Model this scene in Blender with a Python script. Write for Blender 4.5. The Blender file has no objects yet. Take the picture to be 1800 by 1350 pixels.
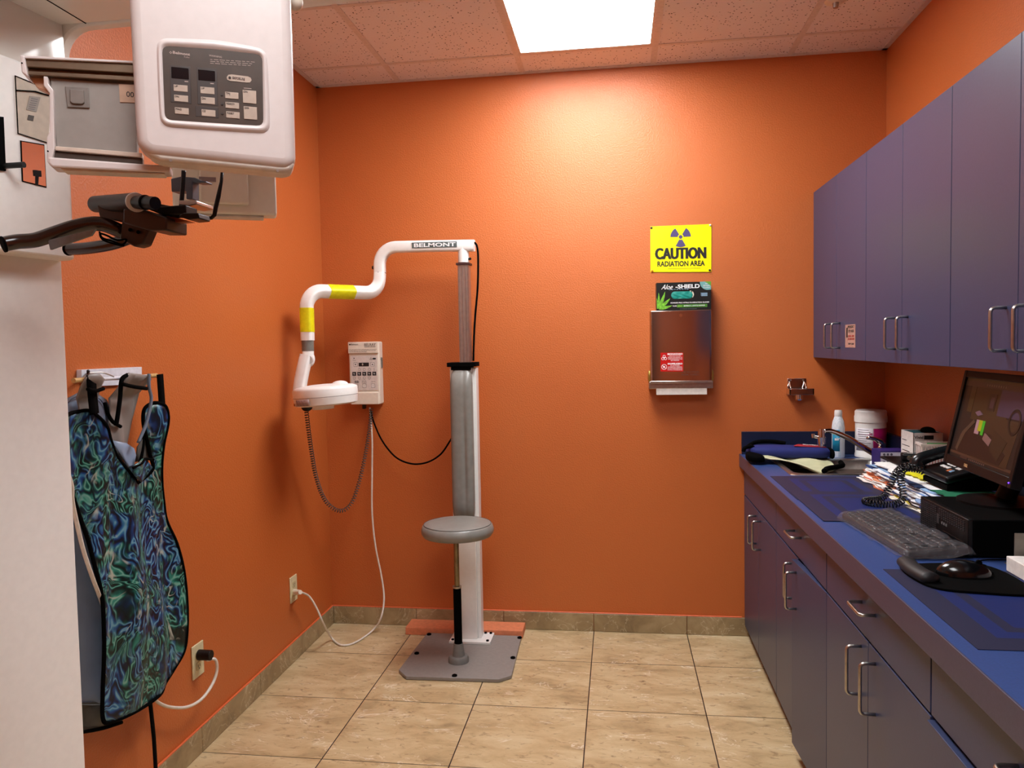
import bpy, bmesh, math, random
from mathutils import Vector, Matrix, geometry
random.seed(7)
SC = bpy.context.scene
COL = SC.collection
PI = math.pi
W, H = 2.667, 2.692          # room width and ceiling height (m); back wall at y = 0, room runs towards -y
CT = .87                     # worktop height

# ---------------------------------------------------------------- camera
CP = Vector((1.4588, -3.7071, 1.3966))
YAW, PITCH, ROLL, FPX = -.1368, -.0495, -.0186, 1352.3
FW = Vector((math.sin(YAW)*math.cos(PITCH), math.cos(YAW)*math.cos(PITCH), math.sin(PITCH)))
_r = Vector((math.cos(YAW), -math.sin(YAW), 0)); _u = _r.cross(FW)
RT = math.cos(ROLL)*_r + math.sin(ROLL)*_u
UP = -math.sin(ROLL)*_r + math.cos(ROLL)*_u
cd = bpy.data.cameras.new('camera'); cam = bpy.data.objects.new('camera', cd); COL.objects.link(cam)
cd.sensor_width = 36; cd.lens = FPX/1800*36; cd.clip_start = .02
m3 = Matrix((RT, UP, -FW)).transposed()
cam.matrix_world = Matrix.Translation(CP) @ m3.to_4x4()
SC.camera = cam

def at(u, v, ax, val):
    """survey helper: where the line of sight of a photo point meets a known plane of the room"""
    d = FW + RT*((u-900)/FPX) - UP*((v-675)/FPX)
    i = 'xyz'.index(ax)
    return CP + d*((val-CP[i])/d[i])

# ---------------------------------------------------------------- materials
def lin(c):
    if isinstance(c, str):
        c = tuple(int(c[i:i+2], 16)/255 for i in (0, 2, 4))
    return tuple(x/12.92 if x <= .04045 else ((x+.055)/1.055)**2.4 for x in c) + (1,)
def newmat(name):
    m = bpy.data.materials.new(name); m.use_nodes = True
    nt = m.node_tree; b = nt.nodes['Principled BSDF']
    return m, nt, b
def N(nt, kind, **kw):
    n = nt.nodes.new(kind)
    for k, v in kw.items():
        if k in n.inputs: n.inputs[k].default_value = v
        else: setattr(n, k, v)
    return n
def mth(nt, op, a, b=None, c=None):
    n = nt.nodes.new('ShaderNodeMath'); n.operation = op
    for i, x in enumerate((a, b, c)):
        if x is None: continue
        if isinstance(x, (int, float)): n.inputs[i].default_value = x
        else: nt.links.new(x, n.inputs[i])
    return n.outputs[0]
def ramp(nt, fac, stops, interp='LINEAR'):
    r = nt.nodes.new('ShaderNodeValToRGB'); r.color_ramp.interpolation = interp
    while len(r.color_ramp.elements) < len(stops): r.color_ramp.elements.new(.5)
    for e, (p, c) in zip(r.color_ramp.elements, stops):
        e.position = p; e.color = lin(c) if isinstance(c, str) else c
    nt.links.new(fac, r.inputs[0]); return r.outputs[0]
def mixc(nt, fac, a, b, mode='MIX'):
    n = nt.nodes.new('ShaderNodeMix'); n.data_type = 'RGBA'; n.blend_type = mode
    for s, x in ((0, fac), (6, a), (7, b)):
        if isinstance(x, (int, float)): n.inputs[s].default_value = x
        elif isinstance(x, str): n.inputs[s].default_value = lin(x)
        elif isinstance(x, tuple): n.inputs[s].default_value = x
        else: nt.links.new(x, n.inputs[s])
    return n.outputs[2]
def bump(nt, b, hgt, strength=.3, dist=.002):
    n = N(nt, 'ShaderNodeBump', Strength=strength, Distance=dist)
    nt.links.new(hgt, n.inputs['Height']); nt.links.new(n.outputs[0], b.inputs['Normal'])
def pos(nt):
    return nt.nodes.new('ShaderNodeNewGeometry').outputs['Position']
def objc(nt):
    return nt.nodes.new('ShaderNodeTexCoord').outputs['Object']
def noise(nt, vec, scale, detail=3, rough=.5, dist=0):
    n = N(nt, 'ShaderNodeTexNoise', Scale=scale, Detail=detail, Roughness=rough, Distortion=dist)
    nt.links.new(vec, n.inputs['Vector']); return n.outputs['Fac']
_mc = {}
def mat(name, col, rough=.5, metal=0, spec=.5, grain=.04, gscale=60, bmp=0, coat=0, emit=None, es=1, trans=0, alpha=1):
    """plain surface with a faint procedural mottling"""
    if name in _mc: return _mc[name]
    m, nt, b = newmat(name)
    c = lin(col)
    v = objc(nt)
    f = noise(nt, v, gscale, 3)
    dk = tuple(x*(1-grain*2) for x in c[:3])+(1,); lt = tuple(min(1, x*(1+grain*2)) for x in c[:3])+(1,)
    col_o = ramp(nt, f, [(.3, dk), (.7, lt)])
    nt.links.new(col_o, b.inputs['Base Color'])
    b.inputs['Roughness'].default_value = rough; b.inputs['Metallic'].default_value = metal
    b.inputs['Specular IOR Level'].default_value = spec
    b.inputs['Coat Weight'].default_value = coat
    b.inputs['Transmission Weight'].default_value = trans
    b.inputs['Alpha'].default_value = alpha
    if bmp: bump(nt, b, f, bmp)
    if emit:
        b.inputs['Emission Color'].default_value = lin(emit); b.inputs['Emission Strength'].default_value = es
    _mc[name] = m; return m

# ---------------------------------------------------------------- mesh building
class MB:
    def __init__(s): s.bm = bmesh.new()
    def _mt(s, vs, M):
        if M is not None: bmesh.ops.transform(s.bm, matrix=M, verts=vs)
        return vs
    def box(s, c, d, rot=None, M=None):
        r = bmesh.ops.create_cube(s.bm, size=1)['verts']
        T = Matrix.Translation(c) @ (rot.to_4x4() if rot is not None else Matrix()) @ Matrix.Diagonal((*d, 1))
        s._mt(r, T); s._mt(r, M); return s
    def bx(s, x0, x1, y0, y1, z0, z1, M=None):
        return s.box(((x0+x1)/2, (y0+y1)/2, (z0+z1)/2), (abs(x1-x0), abs(y1-y0), abs(z1-z0)), None, M)
    def cyl(s, p0, p1, r0, r1=None, seg=24, cap=True, M=None):
        p0, p1 = Vector(p0), Vector(p1); d = p1-p0
        r = bmesh.ops.create_cone(s.bm, cap_ends=cap, segments=seg, radius1=r0, radius2=r0 if r1 is None else r1, depth=d.length)['verts']
        T = Matrix.Translation((p0+p1)/2) @ d.to_track_quat('Z', 'Y').to_matrix().to_4x4()
        s._mt(r, T); s._mt(r, M); return s
    def sph(s, c, r, sc=(1, 1, 1), M=None, seg=20):
        v = bmesh.ops.create_uvsphere(s.bm, u_segments=seg, v_segments=seg//2+2, radius=r)['verts']
        s._mt(v, Matrix.Translation(c) @ Matrix.Diagonal((*sc, 1))); s._mt(v, M); return s
    def tube(s, pts, r, seg=10, closed=False, cap=True, M=None, sx=1, sy=1, sq=False, rng=None):
        pts = [Vector(p) for p in pts]; n = len(pts); rings = []
        t0 = (pts[1]-pts[0]).normalized()
        a = Vector((0, 0, 1)) if abs(t0.z) < .9 else Vector((0, 1, 0))
        nx = t0.cross(a).normalized(); pt = t0
        for i in range(n):
            if closed: t = pts[(i+1) % n]-pts[i-1]
            else: t = pts[min(i+1, n-1)]-pts[max(i-1, 0)]
            if t.length < 1e-9: t = pt
            t.normalize(); q = pt.rotation_difference(t); nx = q @ nx; nx = (nx-t*nx.dot(t)).normalized(); ny = t.cross(nx); pt = t
            rr = r[i] if isinstance(r, (list, tuple)) else r
            ring = []
            for k in range(seg):
                an = 2*PI*k/seg; ca, sa = math.cos(an), math.sin(an)
                if sq:
                    e = .45; ca = math.copysign(abs(ca)**e, ca); sa = math.copysign(abs(sa)**e, sa)
                ring.append(s.bm.verts.new(pts[i]+nx*ca*rr*sx+ny*sa*rr*sy))
            rings.append(ring)
        if rng:
            for R in rings[:rng[0]]+rings[rng[1]+1:]:
                for v in R: s.bm.verts.remove(v)
            rings = rings[rng[0]:rng[1]+1]; n = len(rings)
        for i in range(n if closed else n-1):
            A, B = rings[i], rings[(i+1) % n]
            for k in range(seg): s.bm.faces.new((A[k], A[(k+1) % seg], B[(k+1) % seg], B[k]))
        if cap and not closed:
            s.bm.faces.new(rings[0][::-1]); s.bm.faces.new(rings[-1])
        if M is not None: s._mt([v for R in rings for v in R], M)
        return s
    def lathe(s, prof, c=(0, 0, 0), seg=40, M=None, ax='Z'):
        rings = []; c = Vector(c)
        for r, z in prof:
            if r < 1e-6: rings.append([s.bm.verts.new((0, 0, z))])
            else: rings.append([s.bm.verts.new((r*math.cos(2*PI*k/seg), r*math.sin(2*PI*k/seg), z)) for k in range(seg)])
        for A, B in zip(rings, rings[1:]):
            for k in range(seg):
                a0, a1 = A[k % len(A)], A[(k+1) % len(A)]; b0, b1 = B[k % len(B)], B[(k+1) % len(B)]
                f = [x for i, x in enumerate((a0, a1, b1, b0)) if x not in (a0, a1, b1, b0)[:i]]
                if len(f) > 2: s.bm.faces.new(f)
        vs = [v for R in rings for v in R]
        if ax == 'Y': s._mt(vs, Matrix.Rotation(-PI/2, 4, 'X'))
        if ax == 'X': s._mt(vs, Matrix.Rotation(PI/2, 4, 'Y'))
        s._mt(vs, Matrix.Translation(c)); s._mt(vs, M); return s
    def prism(s, out, z0, z1, M=None):
        """outline in local xy, thickness z0..z1; M places it"""
        a = [s.bm.verts.new((x, y, z0)) for x, y in out]; b = [s.bm.verts.new((x, y, z1)) for x, y in out]
        s.bm.faces.new(a[::-1]); s.bm.faces.new(b)
        n = len(out)
        for i in range(n): s.bm.faces.new((a[i], a[(i+1) % n], b[(i+1) % n], b[i]))
        s._mt(a+b, M); return s
    def sheet(s, out, step, fn, holes=()):
        """thin cloth: 2-D outline meshed with inner points, each point lifted to 3-D by fn(u, v)"""
        P2 = [Vector(p) for p in out]; n0 = len(P2)
        xs = [p.x for p in P2]; ys = [p.y for p in P2]
        edges = [(i, (i+1) % n0) for i in range(n0)]
        pts = list(P2)
        y = min(ys)+step/2; row = 0
        while y < max(ys):
            x = min(xs)+(step/2 if row % 2 else 0)
            while x < max(xs):
                p = Vector((x, y))
                if inside(p, P2) and min(segd(p, P2[i], P2[(i+1) % n0]) for i in range(n0)) > step*.45: pts.append(p)
                x += step
            y += step*.87; row += 1
        V, E, F, *_ = geometry.delaunay_2d_cdt(pts, edges, [], 1, 1e-6)
        vs = [s.bm.verts.new(fn(v.x, v.y)) for v in V]
        for f in F: s.bm.faces.new([vs[i] for i in f])
        return s
    def build(s, name, m, parent=None, loc=None, smooth=35, bev=0, seg=2, solid=0, world=True, sub=0):
        bm = s.bm
        bmesh.ops.recalc_face_normals(bm, faces=bm.faces)
        if bev:
            M0 = None
        if parent is not None and world:
            r = parent
            M = Matrix()
            while r is not None:
                M = Matrix.LocRotScale(r.location, r.rotation_euler, r.scale) @ M; r = r.parent
            bmesh.ops.transform(bm, matrix=M.inverted(), verts=bm.verts)
        me = bpy.data.meshes.new(name)
        if parent is None:
            if loc is None:
                xs = [v.co for v in bm.verts]
                loc = Vector(((min(p.x for p in xs)+max(p.x for p in xs))/2, (min(p.y for p in xs)+max(p.y for p in xs))/2, min(p.z for p in xs)))
            bmesh.ops.translate(bm, vec=-Vector(loc), verts=bm.verts)
        bm.to_mesh(me); bm.free()
        if smooth is not None:
            me.shade_smooth()
            if smooth < 180: me.set_sharp_from_angle(angle=math.radians(smooth))
        for x in (m if isinstance(m, (list, tuple)) else [m]): me.materials.append(x)
        o = bpy.data.objects.new(name, me); COL.objects.link(o)
        if parent is not None: o.parent = parent
        else: o.location = loc
        if solid:
            k = o.modifiers.new('solid', 'SOLIDIFY'); k.thickness = solid; k.offset = 0
        if sub:
            k = o.modifiers.new('sub', 'SUBSURF'); k.levels = sub; k.render_levels = sub
        if bev:
            k = o.modifiers.new('bevel', 'BEVEL'); k.width = bev; k.segments = seg; k.limit_method = 'ANGLE'; k.angle_limit = math.radians(40)
            k.harden_normals = False
        return o
def segd(p, a, b):
    d = b-a; t = max(0, min(1, (p-a).dot(d)/max(d.length_squared, 1e-12))); return (p-a-d*t).length
def inside(p, poly):
    c = False; n = len(poly)
    for i in range(n):
        a, b = poly[i], poly[i-1]
        if (a.y > p.y) != (b.y > p.y) and p.x < (b.x-a.x)*(p.y-a.y)/(b.y-a.y)+a.x: c = not c
    return c
def crom(pts, n=8, closed=False):
    pts = [Vector(p) for p in pts]; out = []; L = len(pts)
    for i in range(L if closed else L-1):
        g = (lambda k: pts[k % L]) if closed else (lambda k: pts[max(0, min(L-1, k))])
        p0, p1, p2, p3 = g(i-1), g(i), g(i+1), g(i+2)
        for k in range(n):
            t = k/n
            out.append(.5*((2*p1)+(p2-p0)*t+(2*p0-5*p1+4*p2-p3)*t*t+(3*p1-p0-3*p2+p3)*t**3))
    if not closed: out.append(pts[-1])
    return out
def rrect(x0, x1, y0, y1, r, n=6):
    o = []
    for cx, cy, a in ((x1-r, y1-r, 0), (x0+r, y1-r, 90), (x0+r, y0+r, 180), (x1-r, y0+r, 270)):
        for k in range(n+1):
            t = math.radians(a+90*k/n); o.append((cx+r*math.cos(t), cy+r*math.sin(t)))
    return o
def helix(path, r, turns):
    pts = [Vector(p) for p in path]
    L = [0]
    for a, b in zip(pts, pts[1:]): L.append(L[-1]+(b-a).length)
    out = []; n = int(turns*9); t0 = (pts[1]-pts[0]).normalized()
    nx = t0.orthogonal().normalized(); pt = t0; j = 0
    for i in range(n+1):
        s = L[-1]*i/n
        while j < len(pts)-2 and L[j+1] < s: j += 1
        t = (s-L[j])/max(1e-9, L[j+1]-L[j]); p = pts[j].lerp(pts[j+1], t)
        a = pts[min(j+2, len(pts)-1)]-pts[max(j-1, 0)] if t > .5 else pts[j+1]-pts[max(j-1, 0)]
        a.normalize(); nx = pt.rotation_difference(a) @ nx; nx = (nx-a*nx.dot(a)).normalized(); pt = a
        ny = a.cross(nx); an = 2*PI*turns*i/n
        out.append(p+nx*math.cos(an)*r+ny*math.sin(an)*r)
    return out

def tag(o, label, cat=None, group=None, kind=None):
    if label: o['label'] = label
    if cat: o['category'] = cat
    if group: o['group'] = group
    if kind: o['kind'] = kind
    return o
def struct(o):
    o['kind'] = 'structure'; return o
def thing(name, label, cat, loc=(0, 0, 0), rotz=0, group=None):
    o = bpy.data.objects.new(name, None); COL.objects.link(o)
    o.location = loc; o.rotation_euler = (0, 0, rotz); o.empty_display_size = .05
    return tag(o, label, cat, group)
def copy_tree(o, parent=None):
    c = o.copy(); COL.objects.link(c)
    if parent is not None: c.parent = parent
    for ch in list(o.children): copy_tree(ch, c)
    return c
def frame(o, ux, uy):
    """matrix whose local x runs along ux, local y along uy, z out of the surface"""
    ux, uy = Vector(ux).normalized(), Vector(uy).normalized(); uz = ux.cross(uy)
    M = Matrix((ux, uy, uz)).transposed().to_4x4(); M.translation = Vector(o); return M
def text(name, s, size, M, m, parent, bold=0, align='CENTER', shear=0, ext=.0003, fit=None, sx=1, fith=None):
    """raised lettering as a real mesh; fit = wanted width"""
    c = bpy.data.curves.new(name, 'FONT'); c.body = s; c.size = size; c.align_x = align; c.align_y = 'CENTER'
    c.extrude = ext; c.offset = bold; c.shear = shear; c.resolution_u = 3
    o = bpy.data.objects.new(name, c); COL.objects.link(o)
    dg = bpy.context.evaluated_depsgraph_get()
    me = bpy.data.meshes.new_from_object(o.evaluated_get(dg))
    bpy.data.objects.remove(o); bpy.data.curves.remove(c)
    bm = bmesh.new(); bm.from_mesh(me); bpy.data.meshes.remove(me)
    if len(bm.verts):
        x0 = min(v.co.x for v in bm.verts); x1 = max(v.co.x for v in bm.verts)
        y0 = min(v.co.y for v in bm.verts); y1 = max(v.co.y for v in bm.verts)
        k = fit/(x1-x0) if fit else sx
        ky = fith/(y1-y0) if fith else 1
        bmesh.ops.transform(bm, matrix=Matrix.Diagonal((k, ky, 1, 1)) @ Matrix.Translation((0, -(y0+y1)/2 if fith else 0, 0)), verts=bm.verts)
    bmesh.ops.transform(bm, matrix=M, verts=bm.verts)
    b = MB(); b.bm.free(); b.bm = bm
    return b.build(name, m, parent, smooth=None)
# ---------------------------------------------------------------- room materials
def wall_mat():
    m, nt, b = newmat('orange_wall_paint'); p = pos(nt)
    f = noise(nt, p, 1.3, 2)
    c = ramp(nt, f, [(.3, 'be632c'), (.7, 'c46930')])
    nt.links.new(c, b.inputs['Base Color'])
    h1 = noise(nt, p, 150, 3, .55); h2 = noise(nt, p, 75, 2, .5)
    h = mth(nt, 'ADD', ramp(nt, h1, [(.45, (0, 0, 0, 1)), (.62, (1, 1, 1, 1))]), mth(nt, 'MULTIPLY', h2, .8))
    bump(nt, b, h, .22, .003)
    b.inputs['Roughness'].default_value = .44; b.inputs['Specular IOR Level'].default_value = .55
    return m
def floor_mat():
    m, nt, b = newmat('marbled_floor_tile'); p = pos(nt)
    s = nt.nodes.new('ShaderNodeSeparateXYZ'); nt.links.new(p, s.inputs[0])
    T = .4437
    fx = mth(nt, 'FRACT', mth(nt, 'DIVIDE', mth(nt, 'SUBTRACT', s.outputs[0], .4425-T*20), T))
    fy = mth(nt, 'FRACT', mth(nt, 'DIVIDE', mth(nt, 'SUBTRACT', s.outputs[1], -.3744-T*20), T))
    ix = mth(nt, 'FLOOR', mth(nt, 'DIVIDE', mth(nt, 'SUBTRACT', s.outputs[0], .4425-T*20), T))
    iy = mth(nt, 'FLOOR', mth(nt, 'DIVIDE', mth(nt, 'SUBTRACT', s.outputs[1], -.3744-T*20), T))
    ex = mth(nt, 'MINIMUM', fx, mth(nt, 'SUBTRACT', 1, fx)); ey = mth(nt, 'MINIMUM', fy, mth(nt, 'SUBTRACT', 1, fy))
    e = mth(nt, 'MINIMUM', mth(nt, 'MULTIPLY', ex, 1), mth(nt, 'MULTIPLY', ey, 1.2))
    cb = nt.nodes.new('ShaderNodeCombineXYZ'); nt.links.new(mth(nt, 'MULTIPLY', ix, 7.3), cb.inputs[0]); nt.links.new(mth(nt, 'MULTIPLY', iy, 3.7), cb.inputs[1])
    va = nt.nodes.new('ShaderNodeVectorMath'); va.operation = 'ADD'; nt.links.new(p, va.inputs[0]); nt.links.new(cb.outputs[0], va.inputs[1])
    mp = nt.nodes.new('ShaderNodeMapping'); mp.inputs['Rotation'].default_value = (0, 0, .25); mp.inputs['Scale'].default_value = (1, 2.2, 1)
    nt.links.new(va.outputs[0], mp.inputs[0]); v = mp.outputs[0]
    n1 = noise(nt, v, 5, 8, .62, .6); n2 = noise(nt, v, 22, 6, .65, 1.0)
    c = ramp(nt, n1, [(.28, 'a08a66'), (.45, 'bfa67c'), (.58, 'cbb58c'), (.75, 'd6c6a0')])
    c = mixc(nt, ramp(nt, n2, [(.30, (1, 1, 1, 1)), (.44, (0, 0, 0, 1))]), c, '8f7656')
    n3 = noise(nt, v, 3.2, 5, .6, 1.4)
    vein = ramp(nt, n3, [(.488, (0, 0, 0, 1)), (.5, (.75, .75, .75, 1)), (.512, (0, 0, 0, 1))])
    n4 = noise(nt, v, 6, 2, .5)
    vein = mth(nt, 'MULTIPLY', vein, ramp(nt, n4, [(.5, (0, 0, 0, 1)), (.6, (1, 1, 1, 1))]))
    c = mixc(nt, vein, c, 'efe6cf')
    g = mth(nt, 'LESS_THAN', e, .0046)
    c = mixc(nt, g, c, '1c1814')
    nt.links.new(c, b.inputs['Base Color'])
    b.inputs['Roughness'].default_value = .38
    hb = mth(nt, 'ADD', mth(nt, 'MINIMUM', mth(nt, 'MULTIPLY', e, 60), 1), mth(nt, 'MULTIPLY', n2, .12))
    bump(nt, b, hb, .35, .002)
    return m
def base_mat():
    m, nt, b = newmat('stone_baseboard_tile'); p = pos(nt)
    n1 = noise(nt, p, 7, 8, .62, .6)
    c = ramp(nt, n1, [(.3, '7d6a4c'), (.5, '9a8560'), (.7, 'b09c76')])
    n3 = noise(nt, p, 5, 4, .6, 1.4)
    c = mixc(nt, ramp(nt, n3, [(.49, (0, 0, 0, 1)), (.5, (.5, .5, .5, 1)), (.51, (0, 0, 0, 1))]), c, 'd8ccae')
    nt.links.new(c, b.inputs['Base Color']); b.inputs['Roughness'].default_value = .4
    return m
def ceil_mat():
    m, nt, b = newmat('speckled_ceiling_tile'); p = pos(nt)
    mp = nt.nodes.new('ShaderNodeMapping'); mp.inputs['Scale'].default_value = (1, 1, 1); nt.links.new(p, mp.inputs[0])
    n0 = N(nt, 'ShaderNodeTexNoise', Scale=60, Detail=2); nt.links.new(mp.outputs[0], n0.inputs['Vector'])
    v = N(nt, 'ShaderNodeTexVoronoi', Scale=70, Randomness=1); vm = nt.nodes.new('ShaderNodeVectorMath'); vm.operation = 'ADD'
    vs = nt.nodes.new('ShaderNodeVectorMath'); vs.operation = 'SCALE'; vs.inputs['Scale'].default_value = .012
    nt.links.new(n0.outputs['Color'], vs.inputs[0]); nt.links.new(mp.outputs[0], vm.inputs[0]); nt.links.new(vs.outputs[0], vm.inputs[1]); nt.links.new(vm.outputs[0], v.inputs['Vector'])
    d = mth(nt, 'LESS_THAN', v.outputs['Distance'], .2)
    sel = mth(nt, 'GREATER_THAN', N2(nt, v), .3)
    d = mth(nt, 'MULTIPLY', d, sel)
    c = mixc(nt, d, 'e9e4e6', '2c2220')
    nt.links.new(c, b.inputs['Base Color']); b.inputs['Roughness'].default_value = .9
    bump(nt, b, mth(nt, 'SUBTRACT', noise(nt, p, 90, 4), d), .3, .002)
    return m
def N2(nt, v):
    s = nt.nodes.new('ShaderNodeSeparateColor'); nt.links.new(v.outputs['Color'], s.inputs[0]); return s.outputs[0]
M_WALL = wall_mat(); M_FLOOR = floor_mat(); M_BASE = base_mat(); M_CEIL = ceil_mat()
M_GRID = mat('ceiling_grid_paint', 'd8d0cc', .5)
M_CAULK = mat('orange_caulk', 'd8693a', .5)
M_LAM = mat('blue_grey_laminate', '363e5c', .36, grain=.03, gscale=160, spec=.4)
M_LAMI = mat('cabinet_inside_dark', '141422', .6)
M_TOP = mat('blue_worktop_laminate', '344a80', .34, grain=.05, gscale=220, spec=.45)
M_EDGE = mat('worktop_edge_laminate', '454257', .4, grain=.04, gscale=200)
M_STEEL = mat('brushed_steel', 'b8b4ae', .3, 1, grain=.05, gscale=90)
M_CHROME = mat('polished_chrome', 'e2dfdb', .07, 1, grain=.01)
M_WHITE = mat('white_enamel', 'ebe9e4', .33, spec=.5, grain=.015)
M_CREAM = mat('cream_plastic', 'e6ddcd', .38, grain=.02)
M_BLACK = mat('black_plastic', '060607', .4, spec=.3, grain=.1)
M_BLACKM = mat('matte_black', '030303', .85, spec=.06, grain=.1)
M_GREY = mat('grey_vinyl', '83827c', .36, grain=.04, gscale=30, spec=.5)
M_PLATE = mat('grey_painted_steel', '8a8580', .5, grain=.03)
M_INK = mat('black_ink', '0b0b0b', .6)
M_WINK = mat('white_ink', 'f2f2f2', .6)
# ---------------------------------------------------------------- room shell
YB = -5.2
struct(MB().bx(-.12, W+.12, YB-.12, .12, -.1, 0).build('floor', M_FLOOR, smooth=None))
struct(MB().bx(-.12, 0, YB-.12, .12, 0, H+.02).build('wall_left', M_WALL, smooth=None))
struct(MB().bx(W, W+.12, YB-.12, .12, 0, H+.02).build('wall_right', M_WALL, smooth=None))
struct(MB().bx(0, W, 0, .12, 0, H+.02).build('wall_back', M_WALL, smooth=None))
# rear wall behind the photographer, with an unseen doorway added for the dispenser's reflection
b = MB(); b.bx(0, .35, YB-.12, YB, 0, H+.02); b.bx(1.25, W, YB-.12, YB, 0, H+.02); b.bx(.35, 1.25, YB-.12, YB, 2.05, H+.02)
struct(b.build('wall_front', M_WALL, smooth=None))
d = struct(MB().bx(.36, 1.24, YB-.08, YB-.04, .005, 2.045).build('door_1', mat('brown_door_wood', '5a3a26', .45, gscale=12, grain=.12), bev=.003))
# ceiling with an opening for the light fittings: slabs around them
LX0, LX1, LY1, LY0 = 1.038, 1.628, -.25, -1.45
b = MB()
b.bx(-.0, LX0, YB, 0, H, H+.04); b.bx(LX1, W, YB, 0, H, H+.04)
b.bx(LX0, LX1, LY1, 0, H, H+.04); b.bx(LX0, LX1, -2.69, LY0, H, H+.04); b.bx(LX0, LX1, YB, -3.88, H, H+.04)
struct(b.build('ceiling', M_CEIL, smooth=None))
b = MB(); g = .6096; t = .0125
for k in range(-1, 5):
    x = .4194+g*k
    if 0 < x < W: b.bx(x-t, x+t, YB, 0, H-.0035, H+.002)
for k in range(0, 9):
    y = -.2374-g*k
    b.bx(0, LX0 if k in (1, 5) else W, y-t*.8, y+t*.8, H-.003, H+.002)
    if k in (1, 5): b.bx(LX1, W, y-t*.8, y+t*.8, H-.003, H+.002)
b.bx(0, .022, YB, 0, H-.005, H+.001); b.bx(W-.022, W, YB, 0, H-.005, H+.001); b.bx(0, W, -.022, 0, H-.005, H+.001)
struct(b.build('trim_1', M_GRID, smooth=None))
# baseboards of cut stone tile with an orange paint bead on top
def baseboard(name, cuts, mk):
    b = MB()
    for a, c in zip(cuts, cuts[1:]): mk(b, a+.0012, c-.0012)
    return struct(b.build(name, M_BASE, smooth=None, bev=.0012, seg=1))
baseboard('baseboard_back', [.009]+[.4425+.4437*k for k in range(0, 4)]+[2.09], lambda b, a, c: b.bx(a, c, -.009, 0, .001, .088))
baseboard('baseboard_left', [YB]+[-.3744-.4437*k for k in range(10, -1, -1)]+[0], lambda b, a, c: b.bx(0, .009, a, c, .001, .088))
b = MB(); b.bx(0, 2.03, -.0085, 0, .088, .0935); b.bx(0, .0085, YB, 0, .088, .0935)
struct(b.build('trim_2', M_CAULK, smooth=None, bev=.002, seg=1))

# ---------------------------------------------------------------- ceiling lights (2 x 4 ft troffers)
def diff_mat(LIGHT):
    m, nt, b = newmat('lit_prismatic_diffuser'); p = pos(nt)
    s = nt.nodes.new('ShaderNodeSeparateXYZ'); nt.links.new(p, s.inputs[0])
    w1 = mth(nt, 'SINE', mth(nt, 'MULTIPLY', mth(nt, 'ADD', s.outputs[0], s.outputs[1]), 900))
    w2 = mth(nt, 'SINE', mth(nt, 'MULTIPLY', mth(nt, 'SUBTRACT', s.outputs[0], s.outputs[1]), 900))
    k = mth(nt, 'ADD', .9, mth(nt, 'MULTIPLY', mth(nt, 'MULTIPLY', w1, w2), .1))
    # the tubes behind shine through: two bright bands along the fitting
    band = mth(nt, 'ABSOLUTE', mth(nt, 'SINE', mth(nt, 'MULTIPLY', mth(nt, 'SUBTRACT', s.outputs[0], 1.038), 2*PI/.59)))
    k = mth(nt, 'MULTIPLY', k, mth(nt, 'ADD', .62, mth(nt, 'MULTIPLY', band, .55)))
    b.inputs['Base Color'].default_value = (.8, .8, .8, 1)
    b.inputs['Emission Color'].default_value = (.96, .98, 1, 1)
    nt.links.new(mth(nt, 'MULTIPLY', k, LIGHT), b.inputs['Emission Strength'])
    return m
def troffer(y1, y0, label, power):
    t = thing('ceiling_light', label, 'ceiling light', ((LX0+LX1)/2, (y0+y1)/2, H-.002))
    b = MB(); f = .014
    b.bx(LX0, LX0+f, y0, y1, H-.004, H+.03); b.bx(LX1-f, LX1, y0, y1, H-.004, H+.03)
    b.bx(LX0+f, LX1-f, y0, y0+f, H-.004, H+.03); b.bx(LX0+f, LX1-f, y1-f, y1, H-.004, H+.03)
    b.build('frame', mat('white_light_frame', 'd8d4d0', .4), t, smooth=None, bev=.001)
    MB().bx(LX0+f, LX1-f, y0+f, y1-f, H+.0, H+.006).build('diffuser', diff_mat(power), t, smooth=None)
    MB().bx(LX0, LX1, y0, y1, H+.03, H+.035).build('housing', M_WHITE, t, smooth=None)
    return t
troffer(LY1, LY0, 'large bright fluorescent ceiling light with a prismatic panel, near the back wall', 25)
troffer(-2.69, -3.88, 'second fluorescent ceiling light, above the photographer', 17)
t = thing('sprinkler_head', 'small round beige sprinkler cover in the ceiling tile right of the light', 'sprinkler', (2.3, -.56, H))
MB().lathe([(0, -.012), (.028, -.012), (.04, -.006), (.043, 0)], (2.3, -.56, H)).build('cover_plate', M_CREAM, t)
MB().lathe([(0, -.03), (.01, -.03), (.012, -.012)], (2.3, -.56, H), seg=16).build('nozzle', M_STEEL, t)
# ---------------------------------------------------------------- handles and cabinets
def bar_handle(p0, p1, out, parent, name='handle'):
    """bent wire pull between two feet, standing out along vector out"""
    p0, p1, out = Vector(p0), Vector(p1), Vector(out)
    d = (p1-p0).normalized(); r = .010; q = []
    q.append(p0)
    for k in range(5):
        a = PI/2*k/4; q.append(p0+out-out.normalized()*r+d*r - d*r*math.cos(a) + out.normalized()*r*math.sin(a))
    for k in range(5):
        a = PI/2*k/4; q.append(p1+out-out.normalized()*r-d*r + d*r*math.sin(a) + out.normalized()*r*math.cos(a))
    q.append(p1)
    MB().tube(q, .0042, 10).build(name, M_STEEL, parent, smooth=180)
UX = 2.354
uy = [0, -.755, -1.472, -2.185, -2.9]
ulab = ['blue grey wall cabinet nearest the corner, with a small sticker by its handles',
        'blue grey wall cabinet between the corner one and the one over the monitor',
        'blue grey wall cabinet hanging above the computer monitor',
        'blue grey wall cabinet at the near end of the row, mostly out of frame']
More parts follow.
